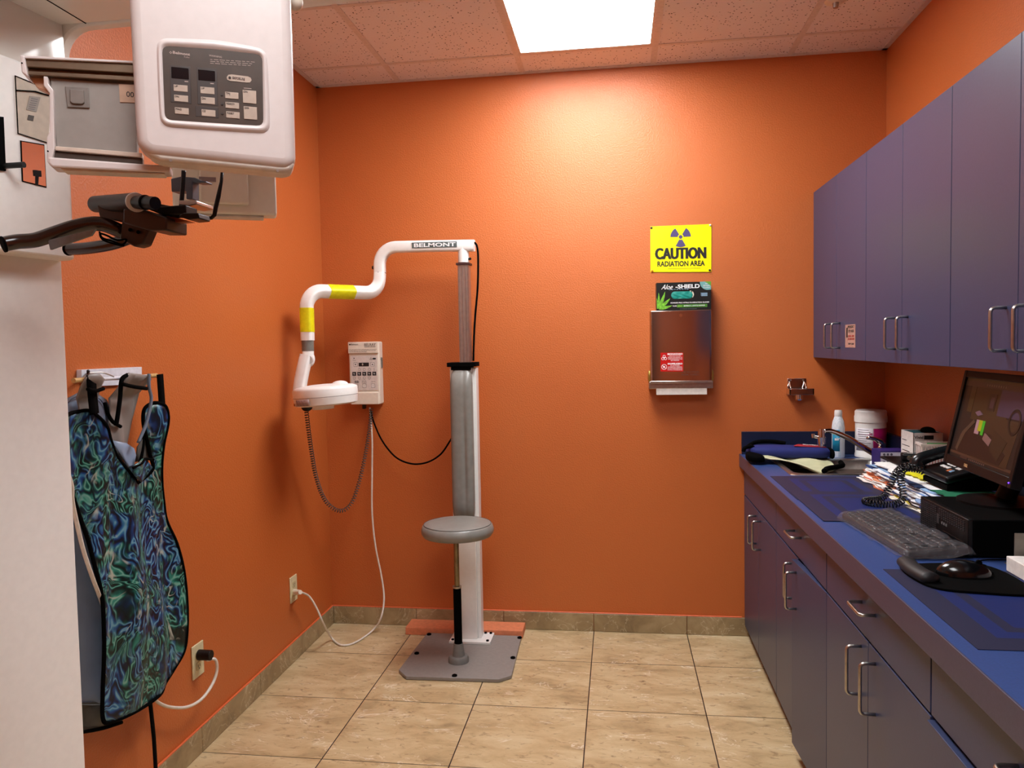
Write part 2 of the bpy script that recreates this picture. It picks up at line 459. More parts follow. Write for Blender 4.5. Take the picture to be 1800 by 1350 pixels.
for k in range(4):
    y1, y0 = uy[k]-(.002 if k == 0 else .0012), uy[k+1]+.0012
    c = thing('wall_cabinet', ulab[k], 'cabinet', (W-.15, (y0+y1)/2, 1.318), group='blue grey wall cabinets')
    MB().bx(UX+.019, W-.002, y0, y1, 1.32, 2.068).build('body', M_LAM, c, smooth=None)
    ym = (uy[k]+uy[k+1])/2
    for a, e in ((ym+.0006, y1), (y0, ym-.0006)):
        dr = MB().bx(UX, UX+.018, a+.0006, e-.0006, 1.318, 2.07).build('door', M_LAM, c, smooth=None, bev=.0012)
        yy = a+.052 if a > ym else e-.052
        bar_handle((UX, yy, 1.364), (UX, yy, 1.464), (-.034, 0, 0), dr)
# sticker on the first wall cabinet
st = thing('warning_sticker', 'small clear sticker with black and red print beside the handles of the corner wall cabinet', 'sticker', (UX-.0006, -.56, 1.41))
Y0, Y1 = -.635, -.505
MB().bx(UX-.0010, UX-.0002, Y0, Y1, 1.366, 1.455).build('backing', mat('clear_sticker', 'b08c80', .25, grain=.05), st, smooth=None)
Ms = lambda y, z: frame((UX-.0012, y, z), (0, -1, 0), (0, 0, 1))
text('lettering', 'EMERGENCY\nEYE WASH', .016, Ms((Y0+Y1)/2-.012, 1.437), M_INK, st, fit=.085)
text('lettering', 'STATION - RINSE\nEYES WITH WATER', .011, Ms((Y0+Y1)/2-.012, 1.404), mat('red_ink', 'a02018', .6), st, fit=.085)
text('lettering', 'KEEP CLEAR', .01, Ms((Y0+Y1)/2-.012, 1.38), M_INK, st, fit=.07)
b = MB(); b.bx(UX-.0016, UX-.0009, Y1-.032, Y1-.016, 1.405, 1.443); b.build('pictogram', M_INK, st, smooth=None)

BX = 2.042; by = [0, -.741, -1.444, -2.181, -2.92]
DH = math.radians(2.4)
blab = ['base cabinet nearest the back wall, two doors with a plain front above, under the sink',
        'base cabinet with one door standing slightly ajar, beside the sink cabinet',
        'base cabinet with two closed doors and a drawer, below the keyboard',
        'base cabinet of stacked drawers at the near end of the counter']
for k in range(4):
    y1, y0 = by[k]-(.003 if k == 0 else .0015), by[k+1]+.0015
    c = thing('base_cabinet', blab[k], 'cabinet', (W-.3, (y0+y1)/2, 0), group='blue grey base cabinets under the worktop')
    b = MB(); b.bx(BX+.02, BX+.036, y0, y1, .052, .80); b.bx(W-.012, W-.002, y0, y1, .052, .80)
    b.bx(BX+.036, W-.012, y0, y0+.016, .052, .80); b.bx(BX+.036, W-.012, y1-.016, y1, .052, .80); b.bx(BX+.036, W-.012, y0+.016, y1-.016, .052, .07)
    b.build('body', M_LAM, c, smooth=None)
    MB().bx(BX+.06, W-.02, y0, y1, .001, .052).build('toe_kick', mat('brown_toe_kick', '3a2a20', .6), c, smooth=None)
    g = .0015
    fr = MB().bx(BX, BX+.019, y0+(0 if k == 0 else g), y1-g*(k > 1), .682, .806).build('drawer_front', M_LAM, c, smooth=None, bev=.0012)
    ym = (by[k]+by[k+1])/2
    if k > 0:
        bar_handle((BX, ym+.048, .786-.028), (BX, ym-.048, .786-.028), (-.034, 0, 0), fr)
    if k == 3:
        for z1, z0 in ((.672, .37), (.362, .055)):
            fr = MB().bx(BX-.008*(z1 > .5), BX+.019-.008*(z1 > .5), y0+g, y1-g, z0, z1).build('drawer_front', M_LAM, c, smooth=None, bev=.0012)
            bar_handle((BX-.008*(z1 > .5), ym+.048, z1-.06), (BX-.008*(z1 > .5), ym-.048, z1-.06), (-.034, 0, 0), fr)
        continue
    for a, e in ((ym+.0008, y1), (y0, ym-.0008)):
        nearhinge = a < ym
        b = MB().bx(BX, BX+.019, a+.0006, e-.0006, .055, .676)
        if k == 1 and nearhinge:      # this leaf stands ajar, turned about its near edge
            R_ = Matrix.Translation((BX+.019, a, 0)) @ Matrix.Rotation(math.radians(3.4), 4, 'Z') @ Matrix.Translation((-BX-.019, -a, 0))
            bmesh.ops.transform(b.bm, matrix=R_, verts=b.bm.verts)
        dr = b.build('door', M_LAM, c, smooth=None, bev=.0012)
        yy = a+.052 if not nearhinge else e-.052
        q = [Vector((BX, yy, .526)), Vector((BX, yy, .646)), Vector((-.034, 0, 0))]
        if k == 1 and nearhinge:
            q = [R_ @ q[0], R_ @ q[1], R_.to_3x3() @ q[2]]
        bar_handle(q[0], q[1], q[2], dr)

# ---------------------------------------------------------------- worktop with cut-out, backsplash, sink
TX = 2.02
SX0, SX1, SY0, SY1 = 2.125, 2.59, -.600, -.165       # sink outline
w = thing('worktop', 'long blue laminate worktop with a grey front edge, running along the right wall', 'worktop', (W-.3, -1.5, .81))
b = MB(); e = .012; zb = .835
b.bx(TX+.004, SX0+e, -2.95, -.002, zb, CT); b.bx(SX1-e, W-.002, -2.95, -.002, zb, CT)
b.bx(SX0+e, SX1-e, SY1-e, -.002, zb, CT); b.bx(SX0+e, SX1-e, -2.95, SY0+e, zb, CT)
b.build('top', M_TOP, w, smooth=None)
MB().bx(TX, TX+.0045, -2.95, -.002, .812, CT).build('front_edge', M_EDGE, w, smooth=None, bev=.001)
MB().bx(TX+.005, W-.004, -2.95, -.004, .8075, .8345).build('substrate', mat('particle_board', '4b3a30', .8), w, smooth=None)
b = MB(); b.bx(2.03, W-.002, -.02, -.002, CT, .976); b.bx(W-.02, W-.002, -2.95, -.02, CT, .976)
b.build('backsplash', mat('navy_laminate', '131c38', .4), w, smooth=None, bev=.0012)

s = thing('sink', 'stainless steel drop-in sink in the worktop by the back wall', 'sink', ((SX0+SX1)/2, (SY0+SY1)/2, CT))
b = MB()
def ring(x0, x1, y0, y1, r, z): return [b.bm.verts.new((x, y, z)) for x, y in rrect(x0, x1, y0, y1, r)]
bx0, bx1, by0, by1 = SX0+.028, SX1-.028, SY0+.03, SY1-.055
R_ = [ring(SX0, SX1, SY0, SY1, .02, CT+.0005), ring(SX0+.004, SX1-.004, SY0+.004, SY1-.004, .02, CT+.005), ring(bx0-.006, bx1+.006, by0-.006, by1+.006, .045, CT+.0045),
      ring(bx0, bx1, by0, by1, .04, CT-.001), ring(bx0+.012, bx1-.012, by0+.012, by1-.012, .04, CT-.14), ring(bx0+.03, bx1-.03, by0+.03, by1-.03, .03, CT-.152)]
for A, B in zip(R_, R_[1:]):
    for k in range(len(A)): b.bm.faces.new((A[k], A[(k+1) % len(A)], B[(k+1) % len(A)], B[k]))
b.bm.faces.new(R_[-1])
b.build('basin', M_STEEL, s, smooth=50)
MB().lathe([(0, 0), (.022, 0), (.04, .002), (.043, .004)], ((bx0+bx1)/2, (by0+by1)/2, CT-.151)).build('drain', M_CHROME, s)

# faucet on the right rim of the sink
fx, fy = 2.535, -.36
f = thing('faucet', 'chrome single-lever faucet with a long angled spout and an eyewash head', 'faucet', (fx, fy, CT+.005))
MB().lathe([(0, .0), (.03, 0), (.03, .006), (.025, .012), (.023, .055), (.02, .066), (0, .07)], (fx, fy, CT+.004)).build('base', M_CHROME, f)
tip = Vector((2.275, -.455, 1.005))
pth = crom([(fx, fy, CT+.035), (2.47, -.385, CT+.075), (2.39, -.413, CT+.125), (2.32, -.438, CT+.155), tip+Vector((.012, .004, .022))], 8)
MB().tube(pth, [.013-.005*i/len(pth) for i in range(len(pth))], 14).build('spout', M_CHROME, f, smooth=180)
b = MB(); b.cyl(tip+Vector((0, 0, .032)), tip+Vector((0, 0, -.002)), .011, .014); b.cyl(tip+Vector((0, 0, -.002)), tip+Vector((.002, 0, -.03)), .017, .015)
b.cyl(tip+Vector((0, 0, -.03)), tip+Vector((0, 0, -.04)), .011, .010)
b.cyl(tip+Vector((.0, 0, -.006)), tip+Vector((-.032, -.006, .002)), .006, .0055); b.cyl(tip+Vector((-.032, -.006, -.004)), tip+Vector((-.033, -.006, .012)), .007)
b.build('eyewash_head', M_CHROME, f)
b = MB().tube(crom([(fx, fy, CT+.065), (fx+.005, fy-.0, CT+.09), (fx-.02, fy-.02, CT+.112), (fx-.065, fy-.045, CT+.125)], 6), [.012]*7+[.010]*5+[.008]*7, 12, sx=1.2, sy=.7)
b.build('lever', M_CHROME, f, smooth=180)

# ---------------------------------------------------------------- bottles and boxes by the sink
def label_arc(cx, cy, r, z0, z1, a0, a1, m, name, parent, n=16):
    b = MB(); n = max(4, n); lo = []; hi = []
    for k in range(n+1):
        a = math.radians(a0+(a1-a0)*k/n); x, y = cx+r*math.cos(a), cy+r*math.sin(a)
        lo.append(b.bm.verts.new((x, y, z0))); hi.append(b.bm.verts.new((x, y, z1)))
    for k in range(n): b.bm.faces.new((lo[k], lo[k+1], hi[k+1], hi[k]))
    return b.build(name, m, parent, smooth=180, solid=.0004)
bx_, by_ = 2.436, -.105
bt = thing('spray_bottle', 'slim white spray can with a blue label, behind the sink', 'bottle', (bx_, by_, CT))
def dots_mat():
    m, nt, b = newmat('white_dotted_can'); v = N(nt, 'ShaderNodeTexVoronoi', Scale=260, Randomness=0); nt.links.new(objc(nt), v.inputs['Vector'])
    nt.links.new(mixc(nt, mth(nt, 'LESS_THAN', v.outputs['Distance'], .3), 'e9eef2', '7fb0c4'), b.inputs['Base Color']); b.inputs['Roughness'].default_value = .3
    return m
MB().lathe([(0, 0), (.025, 0), (.027, .004), (.027, .135), (.024, .16), (.016, .183), (.0145, .188), (0, .188)], (bx_, by_, CT+.0005)).build('can', dots_mat(), bt)
MB().lathe([(.0155, .184), (.0165, .186), (.0165, .205), (.0145, .212), (0, .213)], (bx_, by_, CT)).build('cap', M_WHITE, bt)
label_arc(bx_, by_, .0275, CT+.03, CT+.125, 195, 268, mat('blue_label', '1c8fb4', .35), 'label', bt)
text('lettering', 'air', .02, frame((bx_-.012, by_-.0262, CT+.085), (1, -.35, 0), (0, 0, 1)), M_WINK, bt, bold=.0004)
cx_, cy_ = 2.574, -.105
ct = thing('wipes_canister', 'large white wipes canister with a magenta label, by the back corner', 'canister', (cx_, cy_, CT))
MB().lathe([(0, 0), (.062, 0), (.066, .004), (.066, .016), (.064, .02), (.064, .158), (.067, .162), (.067, .168), (0, .168)], (cx_, cy_, CT+.0005), seg=48).build('tub', M_WHITE, ct)
MB().lathe([(.068, .160), (.068, .184), (.066, .188), (.066, .206), (.061, .212), (.03, .213), (0, .210)], (cx_, cy_, CT), seg=48).build('lid', M_WHITE, ct)
label_arc(cx_, cy_, .0648, CT+.035, CT+.135, 190, 262, mat('printed_white_label', 'ddd8dc', .4), 'label', ct, 24)
mg = mat('magenta_label', '9c1358', .35)
label_arc(cx_, cy_, .0648, CT+.035, CT+.135, 262, 350, mg, 'label', ct, 24)
gi = mat('grey_print', '6d6a70', .6)
for k in range(9):
    z = CT+.126-k*.0095
    label_arc(cx_, cy_, .0654, z, z+.0024, 202, 246+8*math.sin(k*2.3), gi, 'print_line', ct, 10)
label_arc(cx_, cy_, .0654, CT+.106, CT+.109, 200, 258, mg, 'print_line', ct, 10)
text('lettering', '10', .014, frame((cx_-.019, cy_-.0632, CT+.11), (1, -.3, 0), (0, 0, 1)), mg, ct, bold=.0004)

# white carton of x-ray supplies in the corner behind the folders
cb = thing('supply_carton', 'open white carton printed with black text, behind the folders by the right wall', 'box', (2.59, -.64, CT))
Mc = frame((2.540, -.70, CT+.001), (1, 0, 0), (0, 1, 0))     # local x along the front face, y to the back
LM = lambda b, *a: b.bx(*a, M=Mc)
b = MB(); hx, dy, hz = .103, .125, .176
for a in ((-.0, .002, 0, dy, 0, hz), (.0, hx, 0, .002, 0, hz), (hx-.002, hx, 0, dy, 0, hz), (0, hx, dy-.002, dy, 0, hz), (0, hx, 0, dy, 0, .002)): LM(b, *a)
b.build('carton_walls', mat('white_card', 'e6e2dc', .6), cb, smooth=None)
LM(MB(), .003, hx-.003, .003, dy-.003, hz-.012, hz-.002).build('contents', mat('teal_card', '1d5f68', .6), cb, smooth=None)
b = MB(); b.sph((0, 0, 0), .02, (1.2, 1.8, .75), M=Mc @ Matrix.Translation((.065, .04, hz+.004))); b.build('black_pouch', M_BLACKM, cb)
fm = Mc @ frame((.0, -.0004, 0), (1, 0, 0), (0, 0, 1))
lm = Mc @ frame((-.0004, 0, 0), (0, -1, 0), (0, 0, 1))
T = Matrix.Translation
MB().bx(.037, .070, hz-.024, hz-.009, 0, .0003, M=fm).build('black_panel', M_INK, cb, smooth=None)
text('lettering', 'Vivid', .016, fm @ T((.019, hz-.0165, 0)), M_INK, cb, fit=.031, bold=.0002)
text('lettering', 'Cushioned Bite Tabs for\nX-Ray Film Placement', .008, fm @ T((.036, hz-.037, 0)), M_INK, cb, fit=.064)
text('lettering', 'Reorder', .007, fm @ T((.036, hz-.060, 0)), M_INK, cb, fit=.03)
text('lettering', 'Made in USA', .006, fm @ T((.044, hz-.085, 0)), M_INK, cb, fit=.035)
b = MB()
for k in range(5): b.bx(-.112, -.112+.045+.03*min(1, k), hz-.036-k*.020, hz-.0335-k*.020, 0, .0004, M=lm)
b.build('print_lines', M_INK, cb, smooth=None)

# slatted white basket with cards in it
bk = thing('slatted_basket', 'small white slatted basket holding a green card, behind the telephone', 'basket', (2.57, -.86, CT))
Mb = frame((2.513, -.86, CT+.001), (1, -.12, 0), (.12, 1, 0))
b = MB(); L, D, Hh = .10, .075, .156
def bb(*a): b.bx(*a, M=Mb)
for y in (0, D):
    bb(-.006, L+.006, y-.003, y+.003, Hh-.009, Hh); bb(0, L, y-.002, y+.002, 0, .06)
    n = 12
    for k in range(n):
        x = L*k/(n-1); bb(x-.0022, x+.0022, y-.0015, y+.0015, .055, Hh-.005)
for x in (0, L):
    bb(x-.003, x+.003, 0, D, Hh-.009, Hh); bb(x-.002, x+.002, 0, D, 0, .06)
    for k in range(7): y = D*k/6; bb(x-.0015, x+.0015, y-.0022, y+.0022, .055, Hh-.005)
bb(0, L, 0, D, 0, .003)
b.build('basket_frame', mat('pale_pink_plastic', 'e2d3cc', .45), bk, smooth=None)
o = MB().bx(.03, .098, .008, .066, Hh-.012, Hh-.004, M=Mb).build('green_card', mat('green_card', '1f8a3c', .5), None, smooth=None)
tag(o, 'green card lying on top inside the slatted white basket', 'card')
o = MB().bx(.03, .096, .006, .03, .005, Hh-.02, M=Mb).build('pink_box', mat('pink_card', 'cf8a80', .6), None, smooth=None)
tag(o, 'pale pink packet standing inside the slatted white basket', 'packet')

# purple and white carton, black case, flat device
pb = thing('glove_carton', 'low purple and white carton with rows of grey dots, by the faucet lever', 'box', (2.545, -.46, CT))
Mp = frame((2.478, -.505, CT+.001), (1, .08, 0), (-.08, 1, 0))
MB().bx(.009, .118, 0, .085, 0, .0825, M=Mp).build('body', mat('purple_card', '33236b', .45), pb, smooth=None, bev=.001)
MB().bx(.0105, .117, -.0008, 0, .001, .076, M=Mp).build('white_front', mat('white_card2', 'cfcbd6', .5), pb, smooth=None)
b = MB()
for i in range(3):
    for j in range(4): b.cyl((.024+.014*i, -.0006, .068-.015*j), (.024+.014*i, -.0013, .068-.015*j), .0048, M=Mp, seg=14)
b.build('dot_pattern', mat('grey_ink', '55525c', .6), pb, smooth=None)
MB().bx(.088, .112, -.0014, -.0005, .048, .054, M=Mp).build('orange_strip', mat('orange_ink', 'b06a3a', .6), pb, smooth=None)
text('lettering', 'EASY FIT', .007, Mp @ frame((.074, -.0008, .052), (1, 0, 0), (0, 0, 1)), mat('grey_ink', '55525c', .6), pb, fit=.022)

cs = MB(); Mt = frame((2.4875, -.805, .9455), (1, 0, 0), (0, 1, 0))
cs.bx(-.0475, .0475, -.165, .165, 0, .008, M=Mt)
cs = tag(cs.build('black_case', M_BLACK, None, bev=.004, seg=3), 'thin black plastic case lying on the folders behind the telephone', 'case')
rc = thing('recorder', 'small black recorder with a round knob, lying on the black case', 'device', (2.52, -.75, .954))
Mr = frame((2.512, -.755, .9540), (1, -.25, 0), (.25, 1, 0))
MB().bx(-.032, .055, -.028, .028, 0, .026, M=Mr).build('body', M_BLACK, rc, bev=.006, seg=3)
MB().bx(-.012, .042, -.018, .018, .026, .0268, M=Mr).build('screen', mat('grey_glass', '4a5054', .12), rc, smooth=None)
MB().cyl((-.008, -.028, .012), (-.008, -.032, .012), .008, M=Mr).build('knob', M_STEEL, rc)
# ---------------------------------------------------------------- placemats
def mat_mat(name, x0, x1, y0, y1):
    m, nt, b = newmat(name); p = pos(nt); s = nt.nodes.new('ShaderNodeSeparateXYZ'); nt.links.new(p, s.inputs[0])
    X = mth(nt, 'ABSOLUTE', mth(nt, 'SUBTRACT', s.outputs[0], (x0+x1)/2)); Y = mth(nt, 'ABSOLUTE', mth(nt, 'SUBTRACT', s.outputs[1], (y0+y1)/2))
    hx, hy = (x1-x0)/2, (y1-y0)/2
    d = mth(nt, 'MINIMUM', mth(nt, 'SUBTRACT', hx, X), mth(nt, 'SUBTRACT', hy, Y))      # distance from rim
    band = mth(nt, 'MULTIPLY', mth(nt, 'GREATER_THAN', d, .055), mth(nt, 'LESS_THAN', d, .085))
    inner = mth(nt, 'GREATER_THAN', d, .108)
    f = mth(nt, 'ADD', band, inner)
    st = mth(nt, 'GREATER_THAN', mth(nt, 'SINE', mth(nt, 'MULTIPLY', s.outputs[1], 1500)), 0)
    c = mixc(nt, f, '1c1f3c', mixc(nt, st, '081a50', '0e2566'))
    nt.links.new(c, b.inputs['Base Color']); b.inputs['Roughness'].default_value = .5
    return m
for (x0, x1, y0, y1, lab, dz) in ((2.043, 2.385, -1.08, -.622, 'dark blue woven placemat with nested rectangles, next to the sink', 0),
                             (2.046, 2.39, -1.395, -.94, 'dark blue woven placemat overlapping the one by the sink, behind the keyboard', .0014),
                             (2.055, 2.52, -2.34, -1.873, 'bright blue woven placemat at the near end, under the mouse pad', 0)):
    o = MB().bx(x0, x1, y0, y1, CT+dz+.0002, CT+.0014+dz).build('placemat', mat_mat('woven_placemat', x0, x1, y0, y1), None, smooth=None)
    tag(o, lab, 'placemat')

# ---------------------------------------------------------------- folded lead garment on the sink
def swept(name, sections, m, parent, n=20, **k):
    """closed soft body from oval cross-sections [(centre, half-depth y, half-height z)] along x"""
    b = MB(); R = []
    for (c, hy, hz) in sections:
        c = Vector(c); R.append([b.bm.verts.new(c+Vector((0, hy*math.copysign(abs(math.cos(a))**.7, math.cos(a)), hz*math.copysign(abs(math.sin(a))**.7, math.sin(a))))) for a in [2*PI*i/n for i in range(n)]])
    for A, B in zip(R, R[1:]):
        for i in range(n): b.bm.faces.new((A[i], A[(i+1) % n], B[(i+1) % n], B[i]))
    b.bm.faces.new(R[0]); b.bm.faces.new(R[-1])
    return b.build(name, m, parent, smooth=60, **k)
M_NAVY = mat('navy_cloth', '121f66', .8, bmp=.3, gscale=40)
M_CREAMC = mat('cream_vinyl', 'c9c9a2', .45, bmp=.25, gscale=14, grain=.06)
g = thing('folded_apron', 'folded blue and cream lead garment with black edging, draped over the sink', 'apron', (2.2, -.25, CT+.006))
swept('blue_roll', [((2.02, -.20, CT+.048), .02, .012), ((2.035, -.22, CT+.044), .06, .024), ((2.12, -.22, CT+.043), .07, .028), ((2.22, -.22, CT+.041), .068, .027), ((2.32, -.23, CT+.042), .065, .026), ((2.365, -.235, CT+.04), .062, .022)], M_NAVY, g, sub=1)
swept('black_end', [((2.36, -.235, CT+.038), .066, .026), ((2.378, -.237, CT+.037), .062, .022)], M_BLACKM, g, sub=1)
swept('black_collar', [((2.003, -.30, CT+.03), .02, .010), ((2.012, -.29, CT+.03), .05, .022), ((2.04, -.29, CT+.026), .065, .020), ((2.085, -.29, CT+.022), .06, .014)], M_BLACKM, g, sub=1)
MB().tube(crom([(2.0, -.25, CT+.045), (2.008, -.25, CT+.062), (2.04, -.24, CT+.066), (2.05, -.23, CT+.05)], 6), .008, 8).build('black_strap', M_BLACKM, g, smooth=180)
o = MB().sheet([(2.06, -.16), (2.06, -.34), (2.13, -.345), (2.20, -.40), (2.275, -.505), (2.30, -.44), (2.36, -.40), (2.37, -.16)], .02,
   lambda x, y: Vector((x, y, CT+.014+.006*math.sin(x*40+y*25)+.016*max(0, 1-(x-2.06)/.12)+(-.025 if x > 2.2 and y < -.32 else 0)*min(1, (x-2.2)/.06)))).build('cream_lining', M_CREAMC, g, smooth=180, solid=.006, sub=1)
b = MB(); b.tube(crom([(2.272, -.512, CT+.004), (2.285, -.475, CT+.0), (2.305, -.44, CT+.003), (2.345, -.42, CT+.006), (2.372, -.405, CT+.01), (2.376, -.36, CT+.016)], 6), .0105, 8)
b.build('black_edging', M_BLACKM, g, smooth=180)
b = MB().sheet([(2.21, -.26), (2.345, -.262), (2.33, -.20), (2.24, -.195)], .02, lambda x, y: Vector((x, y, CT+.041+.030-(x-2.2)*.05+.001)))
b.build('red_patch', mat('red_cloth', 'a01626', .7), g, smooth=180, solid=.003)
text('lettering', 'x-ray\napron', .02, frame((2.285, -.232, CT+.0725), (1, 0, -.07), (0, 1, 0)), M_WINK, g, shear=.3, fit=.07)
b = MB().tube(crom([(2.03, -.17, CT+.055), (2.07, -.15, CT+.074), (2.14, -.14, CT+.076), (2.2, -.15, CT+.068)], 6), .009, 8)
b.build('black_strap', M_BLACKM, g, smooth=180)

# ---------------------------------------------------------------- leaning pile of folders and papers
rnd = random.Random(3)
specs = []   # colour, thickness, label
pile = [('e8e2d0', 'pale cream folder, lowest of the pile beside the computer', .004), ('d8c94a', 'yellow folder near the bottom of the folder pile', .002), ('c9683c', None, .003), ('d8794a', None, .002), ('efe9e2', None, .003), ('cf6d44', None, .003), ('e2a07c', None, .002),
        ('f2f0ec', None, .003), ('d67c4c', None, .002), ('f0eeea', None, .003), ('7f9cc4', None, .002), ('f4f4f2', None, .003), ('1d3f7a', None, .002), ('e9eef4', None, .003), ('6f90c0', None, .002), ('f3f3f3', None, .003), ('16356c', None, .0025),
        ('eeeeea', None, .003), ('8fb0d4', None, .002), ('f6f6f4', None, .003), ('1c3056', None, .002), ('f1f1ef', None, .003), ('f3f3f1', None, .003)]
names = {'c9683c': 'orange', 'd8794a': 'orange', 'cf6d44': 'orange', 'e2a07c': 'orange', 'd67c4c': 'orange', '7f9cc4': 'blue', '1d3f7a': 'navy', '6f90c0': 'blue', '16356c': 'navy', '8fb0d4': 'blue', '1c3056': 'navy'}
def wavy(L, D, th, M, name, m, label, cat, group, amp):
    b = MB(); nx, ny = 16, 4; ph = rnd.random()*6; tab = rnd.random()
    top = [[None]*(ny+1) for _ in range(nx+1)]; bot = [[None]*(ny+1) for _ in range(nx+1)]
    for i in range(nx+1):
        for j in range(ny+1):
            x = -L/2+L*i/nx; y = -D*j/ny
            if j == 0: y += .004*math.sin(i*1.3+ph)+(.010 if abs(i/nx-tab) < .12 else 0)
            z = amp*math.sin(i*.55+ph)*(1-j/ny)
            top[i][j] = b.bm.verts.new((x, y, z+th)); bot[i][j] = b.bm.verts.new((x, y, z))
    for i in range(nx):
        for j in range(ny):
            b.bm.faces.new((top[i][j], top[i+1][j], top[i+1][j+1], top[i][j+1])); b.bm.faces.new((bot[i][j], bot[i][j+1], bot[i+1][j+1], bot[i+1][j]))
    for i in range(nx):
        b.bm.faces.new((top[i][0], bot[i][0], bot[i+1][0], top[i+1][0])); b.bm.faces.new((top[i][ny], top[i+1][ny], bot[i+1][ny], bot[i][ny]))
    for j in range(ny):
        b.bm.faces.new((top[0][j], top[0][j+1], bot[0][j+1], bot[0][j])); b.bm.faces.new((top[nx][j], bot[nx][j], bot[nx][j+1], top[nx][j+1]))
    bmesh.ops.transform(b.bm, matrix=M, verts=b.bm.verts)
    o = b.build(name, m, None, smooth=40); tag(o, label, cat, group); return o
z = CT+.0032
def lay(c, lab, grp, th, x, y0, y1, depth, z, gap=.0009, amp=.0011):
    ang = math.radians(rnd.uniform(-2.5, 2.5)); yc = (y0+y1)/2
    Mx = frame((x, yc, z), (math.sin(ang), -math.cos(ang), 0), (-math.cos(ang), -math.sin(ang), 0))
    wavy(abs(y1-y0), depth, th, Mx, 'paper_folder', mat('paper_'+c, c, .75, grain=.02), lab, 'folder', grp, amp)
    return z+th+gap
def desc(c, place):
    nm = names.get(c, 'white')
    return {'white': 'white paper folder layered in the '+place, 'orange': 'orange paper folder layered in the '+place, 'navy': 'navy folder layered in the '+place, 'blue': 'light blue folder layered in the '+place}[nm], nm+' folders in the '+place
# low stack of orange and white folders at the sink end
zA = z
for k, c in enumerate(['c9683c', 'efe9e2', 'd8794a', 'f0eeea', 'cf6d44', 'f2f0ec', 'e2a07c', 'd67c4c', 'efe9e2', 'c9683c', 'f4f4f2']):
    lab, grp = desc(c, 'orange stack nearest the sink')
    zA = lay(c, lab, grp, .0026, 2.364+rnd.uniform(-.004, .012)+.001*k, -.655-rnd.uniform(0, .02), -1.0, .14, zA)
# taller stack at the computer end
zB = z
for k, (c, lab) in enumerate([('e8e2d0', 'pale cream folder, lowest of the papers beside the computer'), ('e8e4d8', None), ('d8c94a', 'yellow folder near the bottom of the papers beside the computer'), ('101014', 'black folder low in the papers beside the computer'), ('f0eeea', None), ('16356c', None), ('f3f3f3', None), ('f1f1ef', None), ('7f9cc4', None), ('f4f4f2', None)]):
    grp = None
    if lab is None: lab, grp = desc(c, 'lower papers beside the computer')
    zB = lay(c, lab, grp, .0031, 2.352+rnd.uniform(-.004, .008)+.002*k, -1.03, -1.44, .20, zB)
# long upper layers lying across both stacks
zC = max(zA, zB)+.001
for k, c in enumerate(['f3f3f3', '6f90c0', 'f4f4f2', '1d3f7a', 'e9eef4', '8fb0d4', '1c3056', 'f3f3f1']):
    lab, grp = desc(c, 'upper layers of the paper pile')
    a_ = [-.70, -.78, -.74, -.69, -.80, -.72][k % 6]+rnd.uniform(-.015, .015)
    zC = lay(c, lab, grp, .0029, 2.368+rnd.uniform(-.004, .008)+.0035*k, a_, a_-.64 if k < 6 else a_-.5, .135, zC)
PT = zC+.0005
wavy(.17, .10, .0025, frame((2.415, -1.03, PT+.0035), (.05, -1, 0), (-1, -.05, 0)), 'paper', mat('paper_yellow', 'e2dc10', .7), 'bright yellow paper lying on top of the paper pile', 'paper', None, .0005)
wavy(.24, .06, .003, frame((2.395, -.86, PT), (.05, -1, 0), (-1, -.05, 0)), 'paper', mat('paper_form', 'f4f4f0', .7), 'white printed form on the sink end of the paper pile', 'paper', None, .0004)
wavy(.16, .16, .003, frame((2.385, -1.365, PT), (.05, -1, 0), (-1, -.05, 0)), 'paper_folder', mat('paper_green', '0f6a48', .7), 'green folder at the computer end of the paper pile', 'folder', None, .0004)

# ---------------------------------------------------------------- telephone
ph = thing('telephone', 'black desk telephone with white keys and a coiled cord, on the papers by the monitor', 'telephone', (2.5, -1.22, PT+.003))
Mh = frame((2.412, -1.12, PT+.004), (0, -1, 0), (1, 0, 0))
Mh = Matrix.Translation((2.412, -1.12, PT+.020)) @ Matrix.Rotation(-math.radians(15), 4, 'Y') @ Matrix.Rotation(-PI/2, 4, 'Z')
# local: x to the user's right (towards the camera), y away from the user (to the wall), z up
b = MB(); b.bx(0, .20, 0, .17, 0, .024, M=Mh); b.build('body', M_BLACK, ph, bev=.008, seg=3)
wedge = MB().prism([(0, 0), (.165, 0), (.165, .059), (0, .015)], 0, .18, M=Matrix(((1, 0, 0, 2.415), (0, 0, -1, -1.13), (0, 1, 0, PT+.0025), (0, 0, 0, 1)))).build('stand', M_BLACKM, ph, smooth=None)
wk = mat('white_keys', 'd6d4d0', .4)
for r in range(4):
    for c in range(3):
        m_ = wk if r < 3 else [wk, wk, wk][c]
        x, y = .068+.021*c, .110-.021*r
        MB().bx(x-.008, x+.008, y-.006, y+.006, .024, .028, M=Mh).build('key', m_, ph, bev=.002)
for r in range(2): MB().bx(.135, .165, .055+.03*r, .076+.03*r, .024, .027, M=Mh).build('key', wk, ph, bev=.001)
MB().bx(.132, .146, .030, .044, .024, .027, M=Mh).build('key', mat('orange_key', 'c4693c', .4), ph, bev=.001); MB().bx(.150, .165, .030, .044, .024, .027, M=Mh).build('key', mat('blue_key', '7fa6c8', .4), ph, bev=.001)
MB().bx(.065, .165, .13, .16, .024, .027, M=Mh).build('display', mat('dark_glass', '15181b', .1), ph, smooth=None)
hp_ = crom([Mh @ Vector(p) for p in ((.025, -.012, .034), (.025, .0, .050), (.027, .05, .056), (.03, .11, .056), (.03, .165, .050), (.03, .178, .034))], 6)
n = len(hp_)
